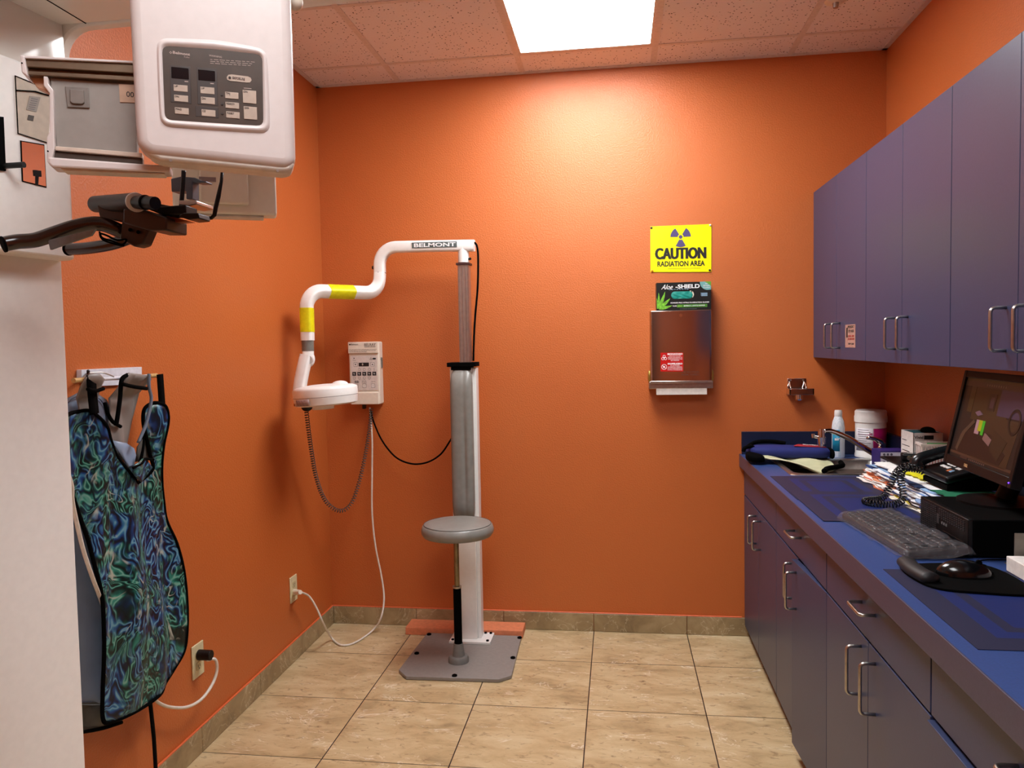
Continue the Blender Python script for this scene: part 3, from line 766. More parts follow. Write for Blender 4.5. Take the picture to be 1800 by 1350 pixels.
MB().tube(hp_, [.024-.008*math.sin(PI*i/(n-1)) for i in range(n)], 16, sx=1.15, sy=.8).build('handset', mat('glossy_black', '16181a', .2), ph, smooth=180)
ht = Mh @ Vector((.025, -.02, .034))
p1 = [ht, ht+Vector((-.03, .0, .0)), (2.34, -1.11, .965), (2.325, -1.10, .92), (2.30, -1.11, .886), (2.25, -1.14, CT+.0135), (2.232, -1.16, CT+.0135), (2.245, -1.19, CT+.0135), (2.30, -1.205, CT+.0135), (2.335, -1.19, CT+.03), (2.335, -1.17, .95), (2.35, -1.15, .985), (2.39, -1.15, .985), Mh @ Vector((.035, .0, .012))]
MB().tube(helix(crom(p1, 8), .0100, 66), .0021, 6).build('coiled_cord', mat('glossy_black', '16181a', .2), ph, smooth=180)
o = MB().tube(crom([(2.45, -1.02, PT+.012), (2.43, -.97, PT+.014), (2.455, -.93, PT+.03), (2.50, -.90, PT+.03), (2.50, -.85, PT+.02), (2.52, -.785, PT+.02)], 8), .003, 8).build('black_cable', M_BLACKM, None, smooth=180)
tag(o, 'thin black cable looping over the papers behind the telephone handset', 'cable')

# ---------------------------------------------------------------- computer, monitor
pc = thing('desktop_computer', 'black slim desktop computer lying flat with a grille front, under the monitor', 'computer', (2.43, -1.62, CT))
PX, PY0, PY1, PH = 2.281, -1.765, -1.475, .093
MB().bx(PX+.012, PX+.31, PY0, PY1, CT+.004, CT+PH).build('chassis', M_BLACKM, pc, bev=.003)
MB().bx(PX, PX+.012, PY0, PY1, CT+.004, CT+PH).build('front_bezel', M_BLACK, pc, bev=.002)
b = MB()
for i in range(14):
    for j in range(8):
        y = PY1-.008-j*.0135
        b.box((PX-.0008, y, CT+.012+i*.0056), (.0022, .0095, .0026))
for i in range(5):
    for j in range(12): b.box((PX-.0008, PY1-.13-j*.0125, CT+.062+i*.0056), (.0022, .0088, .0026))
b.build('grille', mat('grille_plastic', '232326', .45), pc, smooth=None)
MB().bx(PX-.002, PX, PY1-.128, PY1-.112, CT+.045, CT+.07).build('badge', mat('dull_badge', '4a4a4e', .3, .6), pc, smooth=None, bev=.001)
b = MB()
for j in range(3): b.box((PX-.001, PY1-.145-j*.013, CT+.052), (.002, .006, .006))
b.build('usb_ports', mat('port_grey', '6a6a6c', .4), pc, smooth=None)
MB().bx(PX-.0015, PX, PY1-.27, PY1-.15, CT+.02, CT+.034).build('disc_drive', M_BLACK, pc, smooth=None, bev=.001)
b = MB()
for y in (PY0+.03, PY1-.03): b.bx(PX+.02, PX+.04, y-.01, y+.01, CT, CT+.004); b.bx(PX+.26, PX+.28, y-.01, y+.01, CT, CT+.004)
b.build('foot_pads', M_BLACKM, pc, smooth=None)

# monitor: local x runs from its far side to its near side, y up the (tilted) screen, z out of the screen
mo = thing('computer_monitor', 'black flat monitor showing a dim x-ray room picture, standing on the computer', 'monitor', (2.50, -1.6, CT+PH))
A = Vector((2.400, -1.331, 1.037)); dx = Vector((-.056, -.998, 0)).normalized(); nn = Vector((-dx.y*-1, 0, 0))
hn = Vector((dx.y, -dx.x, 0)).normalized()        # horizontal outward (towards the room)
tl = math.radians(12); upv = (Vector((0, 0, 1))*math.cos(tl) - hn*math.sin(tl)).normalized()
MM = frame(A, dx, upv); MWd, MHt = .44, .27
if MM.to_3x3().col[2].dot(hn) < 0: MM = frame(A, dx, upv)
sgn = 1 if MM.to_3x3().col[2].dot(hn) > 0 else -1
b = MB(); f = .019
for a in ((0, f, 0, MHt), (MWd-f, MWd, 0, MHt), (f, MWd-f, 0, .026), (f, MWd-f, MHt-f, MHt)): b.bx(*a, -.02*sgn, .006*sgn, M=MM)
b.build('bezel', M_BLACK, mo, bev=.002)
MB().bx(.01, MWd-.01, .01, MHt-.01, -.045*sgn, -.02*sgn, M=MM).build('back_shell', M_BLACKM, mo, bev=.008)
def screen_mat():
    m, nt, b = newmat('lit_screen_dark')
    b.inputs['Base Color'].default_value = (.008, .007, .007, 1); b.inputs['Roughness'].default_value = .4; b.inputs['Specular IOR Level'].default_value = .25
    b.inputs['Emission Color'].default_value = lin('2a1a12'); b.inputs['Emission Strength'].default_value = .35
    return m
sc = MB().bx(f, MWd-f, .026, MHt-f, -.004*sgn, .0*sgn, M=MM).build('screen', screen_mat(), mo, smooth=None)
ES = .2
def em(n, c, s=1): return mat('screen_'+n, c, .4, emit=c, es=ES*s)
sw, sh = MWd-2*f, MHt-.026-f
def sr(n, x0, x1, y0, y1, c, z=.0004, s=1, name='screen_image'):
    MB().bx(f+x0*sw, f+x1*sw, .026+(1-y1)*sh, .026+(1-y0)*sh, 0, z*sgn, M=MM).build(name, em(n, c, s), sc, smooth=None)
def sp(n, pts, c, z=.0006, s=1):
    MB().prism([(f+x*sw, .026+(1-y)*sh) for x, y in pts], 0, z*sgn, M=MM).build('screen_image', em(n, c, s), sc, smooth=None)
sr('title', .01, 1, .0, .035, '3c3018'); sr('toolbar', 0, 1, .035, .10, '3a2a20'); sr('task', 0, 1, .935, .965, '3a261a')
sr('wall', .12, .2, .1, .42, '30240e', .0003); sr('wall2', .21, .75, .1, .5, '2a1e0c', .0003); sr('wallr', .6, 1, .1, .4, '34283a', .00035)
sp('room', [(.4, .42), (.95, .42), (.9, .95), (.35, .95)], '2c1e10', .0004)
sr('frame', .44, .55, .16, .36, '120c0a', .0008); sr('pic', .47, .53, .2, .33, '34262a', .001)
sp('lowerfloor', [(.12, .7), (.3, .6), (.6, .62), (.85, .8), (.8, .93), (.1, .93)], '160b08', .0007)
sp('armL', [(.08, .9), (.13, .68), (.28, .5), (.31, .53), (.19, .68), (.12, .92)], '3a2c20', .0009)
sp('armR', [(.62, .56), (.84, .66), (.76, .9), (.62, .8)], '241a0e', .0009)
sr('note1', .33, .4, .49, .66, '8a6a70', .0011); sr('note2', .375, .43, .49, .62, '8a8a10', .0012, 1.2); sr('note3', .43, .47, .49, .66, '2c8a1c', .0012, 1.2)
sp('note4', [(.5, .62), (.62, .68), (.6, .76), (.48, .7)], '6a4c48', .0011)
sp('desk', [(.27, .41), (.34, .38), (.4, .42), (.33, .45)], '5a4450', .0009)
b = MB(); b.lathe([(.025, 0), (.033, 0), (.033, .0012), (.025, .0012)], (f+.87*sw, .026+.57*sh, 0), seg=24, M=MM); b.build('screen_image', em('clock', '120c08'), sc, smooth=None)
sr('tb1', .2, .32, .967, .995, '30201c', .0006); 
for i in range(9): sr('tbi', .36+i*.035, .37+i*.035, .035+.02, .035+.045, '6a5648', .0008); sr('ticon', .35+i*.03, .362+i*.03, .972, .99, '5a4038', .0008)
mt = lambda x, y: MM @ Matrix.Translation((x, y, .0062*sgn))
text('lettering', 'DELL', .011, mt(.165, .013), mat('pale_logo', 'c49a6a', .3), mo, bold=.0003)
MB().sph((MWd-.012, .013, .006*sgn), .0022, M=MM, seg=10).build('power_light', mat('violet_led', '5a20ff', .4, emit='5a30ff', es=4), mo)
cx, cy = A+dx*(MWd/2), None
mid = A+dx*(MWd/2)
MB().tube(crom([mid+upv*.10-hn*.04, mid+upv*.04-hn*.07, Vector((mid.x, mid.y, CT+PH+.05))-hn*.085, Vector((mid.x, mid.y, CT+PH+.008))-hn*.07], 5), .022, 12, sx=1.2, sy=.6).build('stand_neck', M_BLACK, mo, smooth=60)
MB().lathe([(0, 0), (.10, 0), (.10, .006), (.06, .011), (0, .012)], (mid.x-hn.x*.06, mid.y-hn.y*.06, CT+PH)).build('stand_base', M_BLACK, mo)

# ---------------------------------------------------------------- keyboard in its plastic sleeve
kb = thing('keyboard', 'black keyboard wrapped in crinkled clear plastic, in front of the computer', 'keyboard', (2.2, -1.55, CT))
a = Vector((2.100, -1.365, CT)); e = Vector((2.135, -1.795, CT)); dk = (e-a).normalized(); dn = Vector((-dk.y, dk.x, 0))
MK = frame(a, dk, dn) @ Matrix.Rotation(math.radians(3.5), 4, 'X'); KL, KD = .43, .15
kz = 1 if MK.to_3x3().col[2].z > 0 else -1
MB().bx(.004, KL-.004, .004, KD-.004, .003*kz, .02*kz, M=MK).build('case', M_BLACK, kb, bev=.004)
for r in range(5):
    nk = 18
    for c in range(nk):
        x = .014+c*(KL-.03)/nk; y = .016+r*.025
        MB().bx(x, x+.019, y, y+.019, .02*kz, .026*kz, M=MK).build('key', mat('key_grey', '141416', .4), kb, bev=.002, seg=1)
def plastic_mat():
    m, nt, b = newmat('crinkled_clear_plastic')
    b.inputs['Base Color'].default_value = (.25, .23, .24, 1); b.inputs['Roughness'].default_value = .06
    b.inputs['Alpha'].default_value = .24; b.inputs['Specular IOR Level'].default_value = 1.0
    v = N(nt, 'ShaderNodeTexVoronoi', Scale=55, feature='F1'); nt.links.new(objc(nt), v.inputs['Vector'])
    h = mth(nt, 'ADD', v.outputs['Distance'], noise(nt, objc(nt), 60, 4, .6, 1))
    bump(nt, b, h, 1.0, .004)
    return m
b = MB(); nx, ny = 60, 24; G = []
rn = random.Random(5)
for i in range(nx+1):
    row = []
    for j in range(ny+1):
        x = -.006+(KL+.014)*i/nx; t = j/ny; y = -.008+(KD+.014)*t
        ed = min(t, 1-t)*ny; h = .0295 if ed > 2.5 else (.004+.026*(ed/2.5)**.6)
        if i < 3: h = min(h, .004+.026*(i/3)**.6)
        if i > nx-3: h = min(h, .003+.026*((nx-i)/3)**.6)
        h += .0016*math.sin(i*.9+j*.5)+rn.uniform(-.0005, .0005)
        if i > nx*.5: h += .0035*math.sin(i*.35-j*.3)
        row.append(b.bm.verts.new(MK @ Vector((x, y, max(.001, h)*kz))))
    G.append(row)
for i in range(nx):
    for j in range(ny): b.bm.faces.new((G[i][j], G[i+1][j], G[i+1][j+1], G[i][j+1]))
b.build('plastic_sleeve', plastic_mat(), kb, smooth=60)

# ---------------------------------------------------------------- mouse pad and mouse
mp = thing('mouse_pad', 'black mouse pad with a raised wrist rest, on the near blue placemat', 'mouse pad', (2.2, -1.95, CT+.0016))
z0 = CT+.0016
out = crom([(2.105, -1.855, 0), (2.20, -1.83, 0), (2.275, -1.835, 0), (2.303, -1.89, 0), (2.304, -2.0, 0), (2.285, -2.05, 0), (2.2, -2.045, 0), (2.115, -2.02, 0), (2.09, -1.94, 0)], 6, closed=True)
MB().prism([(p.x, p.y) for p in out], z0, z0+.005).build('pad', M_BLACKM, mp, smooth=40, bev=.001)
wr = crom([(2.100, -1.85, 0), (2.094, -1.90, 0), (2.096, -1.945, 0), (2.104, -1.99, 0)], 6)
MB().tube([(p.x+.012, p.y, z0+.012) for p in wr], [.006]+[.019]*(len(wr)-2)+[.006], 16, sy=.75, sx=1.1).build('wrist_rest', mat('soft_black_gel', '131315', .55), mp, smooth=180)
ms = thing('computer_mouse', 'glossy black mouse on the mouse pad', 'mouse', (2.2, -1.93, z0+.005))
Mm = frame((2.205, -1.925, z0+.0055), (1, -.1, 0), (.1, 1, 0))
b = MB(); b.sph((0, 0, 0), 1, (.056, .031, .033), M=Mm, seg=28)
for v in list(b.bm.verts):
    if v.co.z < z0+.0055: v.co.z = z0+.0055
b.build('shell', mat('gloss_black_mouse', '0c0c0d', .16), ms, smooth=70)
MB().cyl((.03, -.003, .028), (.03, .003, .028), .006, M=Mm).build('scroll_wheel', M_BLACKM, ms)
o = MB().tube(crom([(2.262, -1.93, z0+.012), (2.275, -1.87, z0+.011), (2.28, -1.82, CT+.004), (2.31, -1.79, CT+.004), (2.4, -1.785, CT+.004), (2.58, -1.79, CT+.004)], 8), .0018, 8).build('mouse_cord', M_BLACKM, ms, smooth=180)
# paper box and bookend at the near edge of the photo
o = thing('white_box', 'white cardboard box at the right edge, beside the mouse pad', 'box', (2.47, -1.98, CT+.002))
Mw = frame((2.318, -2.10, CT+.0018), (1, 0, 0), (0, 1, 0))
MB().bx(0, .2, 0, .232, 0, .034, M=Mw).build('body', mat('white_card', 'e6e2dc', .6), o, smooth=None, bev=.002)
MB().bx(.06, .14, .08, .16, .034, .0346, M=Mw).build('label', mat('pale_label', 'bdb49a', .6), o, smooth=None)
tag(MB().bx(2.345, 2.42, -1.848, -1.845, CT+.0005, CT+.082).bx(2.345, 2.42, -1.848, -1.80, CT+.0005, CT+.002).build('bookend', mat('grey_steel_sheet', '8c867c', .45, .6), None, smooth=None, bev=.001), 'grey metal bookend standing behind the white box', 'bookend')
# ---------------------------------------------------------------- x-ray chair stand on its floor plate
M_XW = mat('xray_white_enamel', 'efeeea', .3, spec=.5, grain=.01)
xs = thing('xray_stand', 'white dental x-ray stand with jointed overhead arm, grey back pad, round tube head', 'x-ray machine', (.75, -.3, 0))
out = [(.53, -.135), (.99, -.135), (1.003, -.575), (.957, -.618), (.562, -.627), (.512, -.565)]
MB().prism(out, .0015, .016).build('base_plate', M_PLATE, xs, smooth=None, bev=.002)
b = MB()
for x, y in ((.545, -.16), (.985, -.165), (.545, -.39), (.985, -.40), (.765, -.605)): b.cyl((x, y, .016), (x, y, .021), .011, seg=14); b.cyl((x, y, .021), (x, y, .024), .005, seg=10)
b.build('bolt', M_BLACKM, xs)
b = MB(); b.bx(.665, .86, -.26, -.135, .016, .028); b.build('foot_plate', M_XW, xs, smooth=None, bev=.002)
b = MB()
for x, y in ((.68, -.245), (.845, -.245), (.845, -.15), (.82, -.15)): b.cyl((x, y, .028), (x, y, .034), .007, seg=6)
b.build('bolt', M_BLACKM, xs)
MB().bx(.69, .795, -.225, -.145, .028, 1.30).bx(.795, .812, -.215, -.155, .028, 1.30).build('column', M_XW, xs, smooth=None, bev=.003)
cush = MB(); prof = []
b = cush; R = []
for i in range(15):
    t = i/14; z = .575+t*.73; k = min(1, (min(t, 1-t)*14/1.2))**.5 if min(t, 1-t) < .1 else 1
    x0, x1 = .688+.012*(1-k), .806-.012*(1-k); d = .045*k+.004
    ring = []
    for j in range(17):
        s_ = j/16; x = x0+(x1-x0)*s_
        y = -.226-d*(1-(2*s_-1)**4)**.5+.010*math.exp(-((s_-.62)/.06)**2)*(.6+.4*math.sin(z*9))
        ring.append(b.bm.verts.new((x, y, z)))
    R.append(ring)
for A_, B_ in zip(R, R[1:]):
    for j in range(16): b.bm.faces.new((A_[j], A_[j+1], B_[j+1], B_[j]))
    b.bm.faces.new((A_[16], A_[0], B_[0], B_[16]))
b.bm.faces.new(R[0]); b.bm.faces.new(R[-1])
b.build('back_pad', M_GREY, xs, smooth=50, sub=1)
MB().bx(.682, .815, -.25, -.14, 1.305, 1.325).bx(.70, .79, -.245, -.15, 1.29, 1.306).build('top_clamp', M_BLACKM, xs, smooth=None, bev=.002)
b = MB(); b.bx(.735, .787, -.215, -.165, 1.32, 1.775)
for x in (.741, .756, .772, .784): b.bx(x-.0016, x+.0016, -.2185, -.214, 1.32, 1.775)
b.build('rail', mat('pinkish_aluminium', 'b5a39a', .28, .85), xs, smooth=None, bev=.003)
MB().bx(.729, .793, -.222, -.158, 1.772, 1.782).build('rail_collar', mat('dark_red_collar', '3a1512', .5), xs, smooth=None, bev=.001)
ZA = 1.866
pth = [Vector((.812, -.19, ZA-.005)), Vector((.6, -.19, ZA)), Vector((.44, -.19, ZA+.002))]
for k in range(1, 9):
    a = PI/2*k/8; pth.append(Vector((.44-.082*math.sin(a), -.19, ZA+.002-.082*(1-math.cos(a)))))
pth.append(Vector((.358, -.19, 1.752)))
ua = MB().tube(pth, .0262, 20, sq=True).cyl((.76, -.19, ZA), (.76, -.19, 1.785), .026).build('upper_arm', M_XW, xs, smooth=50)
MB().cyl((.788, -.2, 1.80), (.795, -.205, 1.80), .006, seg=10).cyl((.331, -.20, 1.775), (.326, -.20, 1.775), .008, seg=10).build('knob', M_BLACK, ua)
Mn = frame((.63, -.2165, ZA+.001), (1, 0, -.01), (0, 0, 1))
MB().bx(-.107, .105, -.012, .014, 0, .0016, M=Mn).build('name_plate', mat('slate_nameplate', '55605f', .4), ua, smooth=None)
text('lettering', 'BELMONT', .022, Mn @ Matrix.Translation((0, .001, .0018)), M_WINK, ua, bold=.0005, fit=.196, fith=.018)
p2 = [Vector((.358, -.19, 1.750)), Vector((.358, -.195, 1.73))]
dv = Vector((-.245, -.29, 0)).normalized(); r = .075; c0 = Vector((.358, -.195, 1.73))
for k in range(1, 9):
    a = PI/2*k/8; p2.append(c0+dv*r*(1-math.cos(a))-Vector((0, 0, r*math.sin(a))))
e0 = p2[-1]; e1 = Vector((.163, -.425, e0.z-.001)); iT = len(p2); p2 += [e0.lerp(e1, .30), e0.lerp(e1, .86), e1]
for k in range(1, 9):
    a = PI/2*k/8; p2.append(e1+dv*.075*math.sin(a)-Vector((0, 0, .075*(1-math.cos(a)))))
q0 = p2[-1]; iV = len(p2)-1; p2 += [q0-Vector((0, 0, .105)), Vector((q0.x, q0.y, 1.437))]
la = MB().tube(p2, .0262, 20, sq=True).build('lower_arm', M_XW, xs, smooth=50)
MB().cyl((.358, -.19, 1.7525), (.358, -.19, 1.7495), .0268).build('joint_seam', M_BLACKM, xs)
tape = mat('yellow_tape', 'e6e012', .45)
MB().tube(p2, .0272, 20, sq=True, rng=(iT, iT+1)).build('yellow_tape', tape, la, smooth=50)
MB().tube(p2, .0272, 20, sq=True, rng=(iV, iV+1)).build('yellow_tape', tape, la, smooth=50)
QX, QY = q0.x, q0.y
MB().cyl((QX, QY, 1.44), (QX, QY, 1.39), .0262).build('swivel_collar', mat('warm_grey_collar', '77736b', .45), xs)
MB().cyl((QX, QY, 1.39), (QX, QY, 1.36), .0255).sph((QX+.004, QY, 1.355), .030, (.85, .85, 1.15)).build('swivel', M_XW, xs, smooth=60)
MB().cyl((QX+.012, QY-.02, 1.355), (QX+.012, QY-.031, 1.353), .020).cyl((QX+.006, QY-.031, 1.36), (QX+.006, QY-.034, 1.36), .003, seg=8).build('swivel_cap', mat('pale_grey_cap', 'c9c8c4', .4), xs)
hd = Vector((.238, -.60, 1.163))
nk = [Vector((QX-.002, QY-.015, 1.372)), Vector((QX-.012, QY-.025, 1.32)), Vector((QX-.026, QY-.03, 1.255)), Vector((QX-.03, QY-.035, 1.20)), Vector((QX-.022, QY-.04, 1.172))]
MB().tube(crom(nk, 5), .0255, 16, sq=True).build('neck', M_XW, xs, smooth=60)
Rh = Matrix.Translation(hd) @ Matrix.Rotation(math.radians(3.5), 4, 'Y').inverted()
h = MB().lathe([(0, .010), (.09, .004), (.118, 0), (.130, .006), (.134, .036)], M=Rh, seg=64).build('head_bottom', M_XW, xs, smooth=50)
MB().lathe([(.1345, .038), (.1345, .066), (.131, .074), (.115, .080), (.06, .087), (0, .089)], M=Rh, seg=64).build('head_top', M_XW, xs, smooth=50)
MB().lathe([(.1337, .0355), (.1337, .0385)], M=Rh, seg=64).build('head_seam', mat('seam_grey', '8b8780', .6), xs, smooth=180)
MB().sph((.066, .0, .082), .035, (1, .8, .45), M=Rh).build('top_cap', M_XW, xs)
MB().lathe([(0, -.02), (.045, -.018), (.05, .004)], (-.02, .01, 0), M=Rh).build('beam_port', M_XW, xs)
MB().sph((-.06, -.065, .0), .024, (1, .7, .8), M=Rh).build('trigger_knob', M_BLACK, xs)
lb = MB(); n = 10
for k in range(n+1):
    a = math.radians(228+k*3.4)
    for z in (.006, .033): lb.bm.verts.new(Rh @ Vector((.1352*math.cos(a), .1352*math.sin(a), z)))
lb.bm.verts.ensure_lookup_table()
for k in range(n): lb.bm.faces.new([lb.bm.verts[i] for i in (2*k, 2*k+2, 2*k+3, 2*k+1)])
lb = lb.build('rating_label', mat('grey_pink_label', 'b3a3a3', .5), xs, smooth=180, solid=.0006)
b = MB()
for k in range(5): 
    a0 = math.radians(232+k*1.2)
    for j in range(4-(k % 2)):
        a = a0+math.radians(j*7); b.box(Rh @ Vector((.1362*math.cos(a), .1362*math.sin(a), .028-k*.0046)), (.011, .001, .0012), Matrix.Rotation(a+PI/2, 3, 'Z'))
b.build('print_lines', mat('grey_print', '6d6a70', .6), xs, smooth=None)
MB().box(Rh @ Vector((.135*math.cos(math.radians(220)), .135*math.sin(math.radians(220)), .012)), (.013, .002, .010), Matrix.Rotation(math.radians(310), 3, 'Z')).build('orange_sticker', mat('dull_orange', '9c5a2e', .5), xs, smooth=None)
MB().tube(crom([(.812, -.19, ZA+.01), (.824, -.19, ZA-.01), (.828, -.19, 1.80), (.822, -.185, 1.67), (.806, -.18, 1.53), (.797, -.175, 1.42), (.792, -.17, 1.33)], 8), .0048, 10).build('black_hose', M_BLACKM, xs, smooth=180)
# stool in the plate socket
SX, SY = .752, -.455
st = thing('stool', 'round grey vinyl stool seat on a height-adjustable post, standing on the floor plate', 'stool', (SX, SY, .016))
MB().lathe([(0, 0), (.045, 0), (.045, .018), (.040, .026), (.028, .028), (.022, .075), (.021, .082), (0, .082)], (SX, SY, .0162)).build('socket', mat('grey_rubber_socket', '767470', .5), st)
MB().lathe([(.0, .095), (.0175, .095), (.0175, .345), (.0, .345)], (SX, SY, 0)).build('sleeve', M_BLACKM, st)
MB().lathe([(0, .345), (.0195, .345), (.0195, .352), (.0, .352)], (SX, SY, 0)).build('sleeve_ring', M_STEEL, st)
MB().cyl((SX, SY, .35), (SX, SY, .565), .0115).build('post', mat('worn_steel_post', '8f8466', .35, .9, grain=.15, gscale=25), st)
MB().cyl((SX, SY, .545), (SX, SY, .572), .0145).build('hub', M_BLACKM, st)
sx = SX+.008
MB().lathe([(0, .57), (.12, .571), (.148, .578), (.157, .592), (.158, .606), (.153, .621), (.145, .629), (.12, .636), (.06, .640), (0, .641)], (sx, SY, 0), seg=64).build('seat', M_GREY, st, smooth=60)
MB().tube([(sx+.146*math.cos(a), SY+.146*math.sin(a), .6292) for a in [2*PI*k/64 for k in range(64)]], .0011, 6, closed=True).build('seat_piping', mat('dark_grey_thread', '4c4b48', .6), st, smooth=180)
tag(MB().bx(.42, .995, -.13, -.012, .001, .037).build('wooden_plank', mat('orange_painted_wood', 'd9825a', .55, grain=.05), None, smooth=None, bev=.002), 'orange painted plank on the floor against the baseboard, behind the grey plate', 'plank')

# ---------------------------------------------------------------- x-ray control box on the wall
cp = thing('xray_control_box', 'cream wall control box with a push-button panel, left of the x-ray column', 'control panel', (.225, -.001, 1.12))
MB().bx(.148, .303, -.062, 0, 1.122, 1.430).build('housing', M_CREAM, cp, bev=.007, seg=3)
MB().bx(.148, .302, -.071, -.060, 1.373, 1.430).build('top_step', M_CREAM, cp, bev=.004, seg=3)
MB().bx(.155, .298, -.070, -.0605, 1.122, 1.182).build('lower_step', M_CREAM, cp, bev=.004, seg=3)
Mf = frame((.225, -.0628, 1.28), (1, 0, 0), (0, 0, 1)); Tm = Matrix.Translation
MB().prism(rrect(-.067, .067, -.088, .082, .004), 0, .0014, M=Mf).build('button_panel', mat('pale_panel', 'd7cdc6', .4), cp, smooth=None)
dk = mat('ink_dark', '151515', .5)
def bd(x0, x1, y0, y1, z=.0022, m=dk, name='button', par=cp): return MB().bx(x0, x1, y0, y1, .0012, z, M=Mf).build(name, m, par, smooth=None, bev=.0004)
bd(-.026, .026, .030, .048, name='display')
text('lettering', '0', .014, Mf @ Tm((-.006, .039, .0026)), mat('digit_glow', 'e6e6d8', .5), cp)
wb = mat('white_button', 'e8e2dc', .4)
def framed(x, y, s, ch, m=dk):
    MB().bx(x-s, x+s, y-s, y+s, .0012, .0018, M=Mf).build('button', m, cp, smooth=None)
    MB().bx(x-s*.86, x+s*.86, y-s*.86, y+s*.86, .0016, .0024, M=Mf).build('button_face', wb, cp, smooth=None)
    if ch in '^v':
        k = 1 if ch == '^' else -1
        MB().prism([(x-.005, y-.003*k), (x+.005, y-.003*k), (x, y+.004*k)], .002, .0028, M=Mf).build('arrow', dk, cp, smooth=None)
    elif ch: text('lettering', ch, .008, Mf @ Tm((x, y, .0026)), dk, cp)
framed(-.042, .039, .0095, 'v'); framed(.044, .039, .0095, '^')
for i, s_ in enumerate(['kV', 'mA', 's', 'A', 'B']):
    x = -.050+.0255*i; bd(x-.0098, x+.0098, -.016, .003)
    MB().bx(x-.004, x+.004, -.009, -.007, .0022, .0026, M=Mf).bx(x-.006, x+.003, -.004, -.003, .0022, .0026, M=Mf).build('button_mark', M_WINK, cp, smooth=None)
b = MB()
def outl(pts, w=.0006): b.tube([Mf @ Vector((x, y, .0018)) for x, y in pts], w, 4, closed=True)
for i in (0, 1, 2):
    x = -.024+.0255*i; outl([(x-.005, .009), (x+.005, .009), (x+.006, .016), (x+.002, .021), (x-.003, .021), (x-.005, .016)])
for i in range(4):
    x = -.050+.0255*i; outl([(x-.003, -.034), (x+.003, -.034), (x+.005, -.026), (x+.004, -.021), (x-.005, -.021), (x-.006, -.027)])
for k in range(3): b.bx(.051, .053, .008+k*.005, .011+k*.005, .0014, .002, M=Mf)
for k in range(3): b.bx(.038+k*.007, .041+k*.007, -.0475, -.0445, .0014, .002, M=Mf)
for k in range(5): b.bx(-.049+k*.0045, -.0465+k*.0045, -.052, -.041+(k % 2)*.002, .0014, .002, M=Mf)
outl([(-.012, -.054), (-.002, -.054), (-.005, -.041), (-.009, -.041)]); outl([(.002, -.054), (.01, -.054), (.008, -.040), (.004, -.040)])
b.build('pictograms', dk, cp, smooth=None)
framed(-.042, -.066, .0095, ''); framed(.0, -.066, .0095, 'C'); framed(.044, -.066, .0095, 'F')
b = MB()
b.cyl((-.049, .070, .0012), (-.049, .070, .002), .003, M=Mf, seg=10); b.bx(-.056, -.050, .0605, .062, .0012, .002, M=Mf); b.bx(-.048, -.042, .059, .0605, .0012, .002, M=Mf)
for a in (90, 210, 330):
    a = math.radians(a); b.cyl((.037+.004*math.cos(a), .066+.004*math.sin(a), .0012), (.037+.004*math.cos(a), .066+.004*math.sin(a), .002), .0022, M=Mf, seg=8)
b.prism(rrect(.045, .062, .0625, .0705, .0038), .0012, .002, M=Mf)
b.build('warning_marks', dk, cp, smooth=None)
Mt_ = frame((.225, -.0714, 1.40), (1, 0, 0), (0, 0, 1))
text('lettering', 'BELRAY', .017, Mt_ @ Tm((.036, .0155, 0)), dk, cp, fit=.058, fith=.013)
b = MB(); b.bx(.008, .034, .0035, .0055, 0, .0004, M=Mt_); b.bx(.037, .064, .0035, .0055, 0, .0004, M=Mt_); b.prism(rrect(-.070, -.062, .0145, .0205, .001), 0, .0006, M=Mt_)
for r_ in range(3):
    x = -.069
    while x < (.064 if r_ < 2 else .02): w_ = random.uniform(.003, .008); b.bx(x, x+w_, -.0085-r_*.0055, -.0068-r_*.0055, 0, .0004, M=Mt_); x += w_+.0025
b.build('print_lines', dk, cp, smooth=None)
text('lettering', 'Belmont', .011, Mt_ @ Tm((-.042, .0175, 0)), dk, cp, fit=.036)
MB().bx(.300, .309, -.040, -.022, 1.338, 1.352).bx(.302, .308, -.034, -.018, 1.30, 1.345).build('side_hook', mat('grey_switch', '6f716c', .4), cp, smooth=None, bev=.002)
MB().bx(.203, .218, -.045, -.02, 1.098, 1.124).build('cable_gland', M_BLACK, cp, bev=.003)

# ---------------------------------------------------------------- cables
Z = lambda *a: Vector(a)
def L(u, v, Y): return at(u, v, 'y', Y)
cc = [L(538, 716, -.50), L(541, 745, -.47), L(547, 790, -.42), L(556, 840, -.36), L(572, 880, -.30), L(596, 898, -.25), L(617, 886, -.20), L(632, 845, -.15), L(643, 795, -.10), L(650, 750, -.06), L(653, 718, -.04)]
o = MB().tube(helix(crom(cc, 8), .0085, 92), .0021, 6).build('coiled_cord', mat('dark_grey_rubber', '4a4541', .45), None, smooth=180)
tag(o, 'grey coiled cord hanging between the x-ray tube head and the wall control box', 'cord')
wc = [L(650, 716, -.035), L(654, 770, -.035), L(654, 830, -.035), L(654, 900, -.035), L(660, 960, -.035), L(670, 1010, -.04), L(675, 1050, -.07), L(670, 1085, -.12)]
wc += [at(655, 1108, 'z', .012), at(625, 1129, 'z', .006), at(600, 1134, 'z', .006), at(582, 1120, 'z', .02)]
wc += [L(568, 1095, -.40), L(556, 1068, -.42), L(543, 1048, -.44), at(529, 1041, 'x', .052)]
cordm = mat('white_cable', 'ded8cc', .4)
pw = thing('power_cord', 'white power cord looping from the wall control box to the corner outlet', 'cord', at(529, 1041, 'x', .05))
MB().tube(crom(wc, 7), .0046, 10).build('cable', cordm, pw, smooth=180)
MB().cyl(at(528, 1041, 'x', .058), at(518, 1041, 'x', .0095), .0095, .014, seg=14).build('plug', M_CREAM, pw)
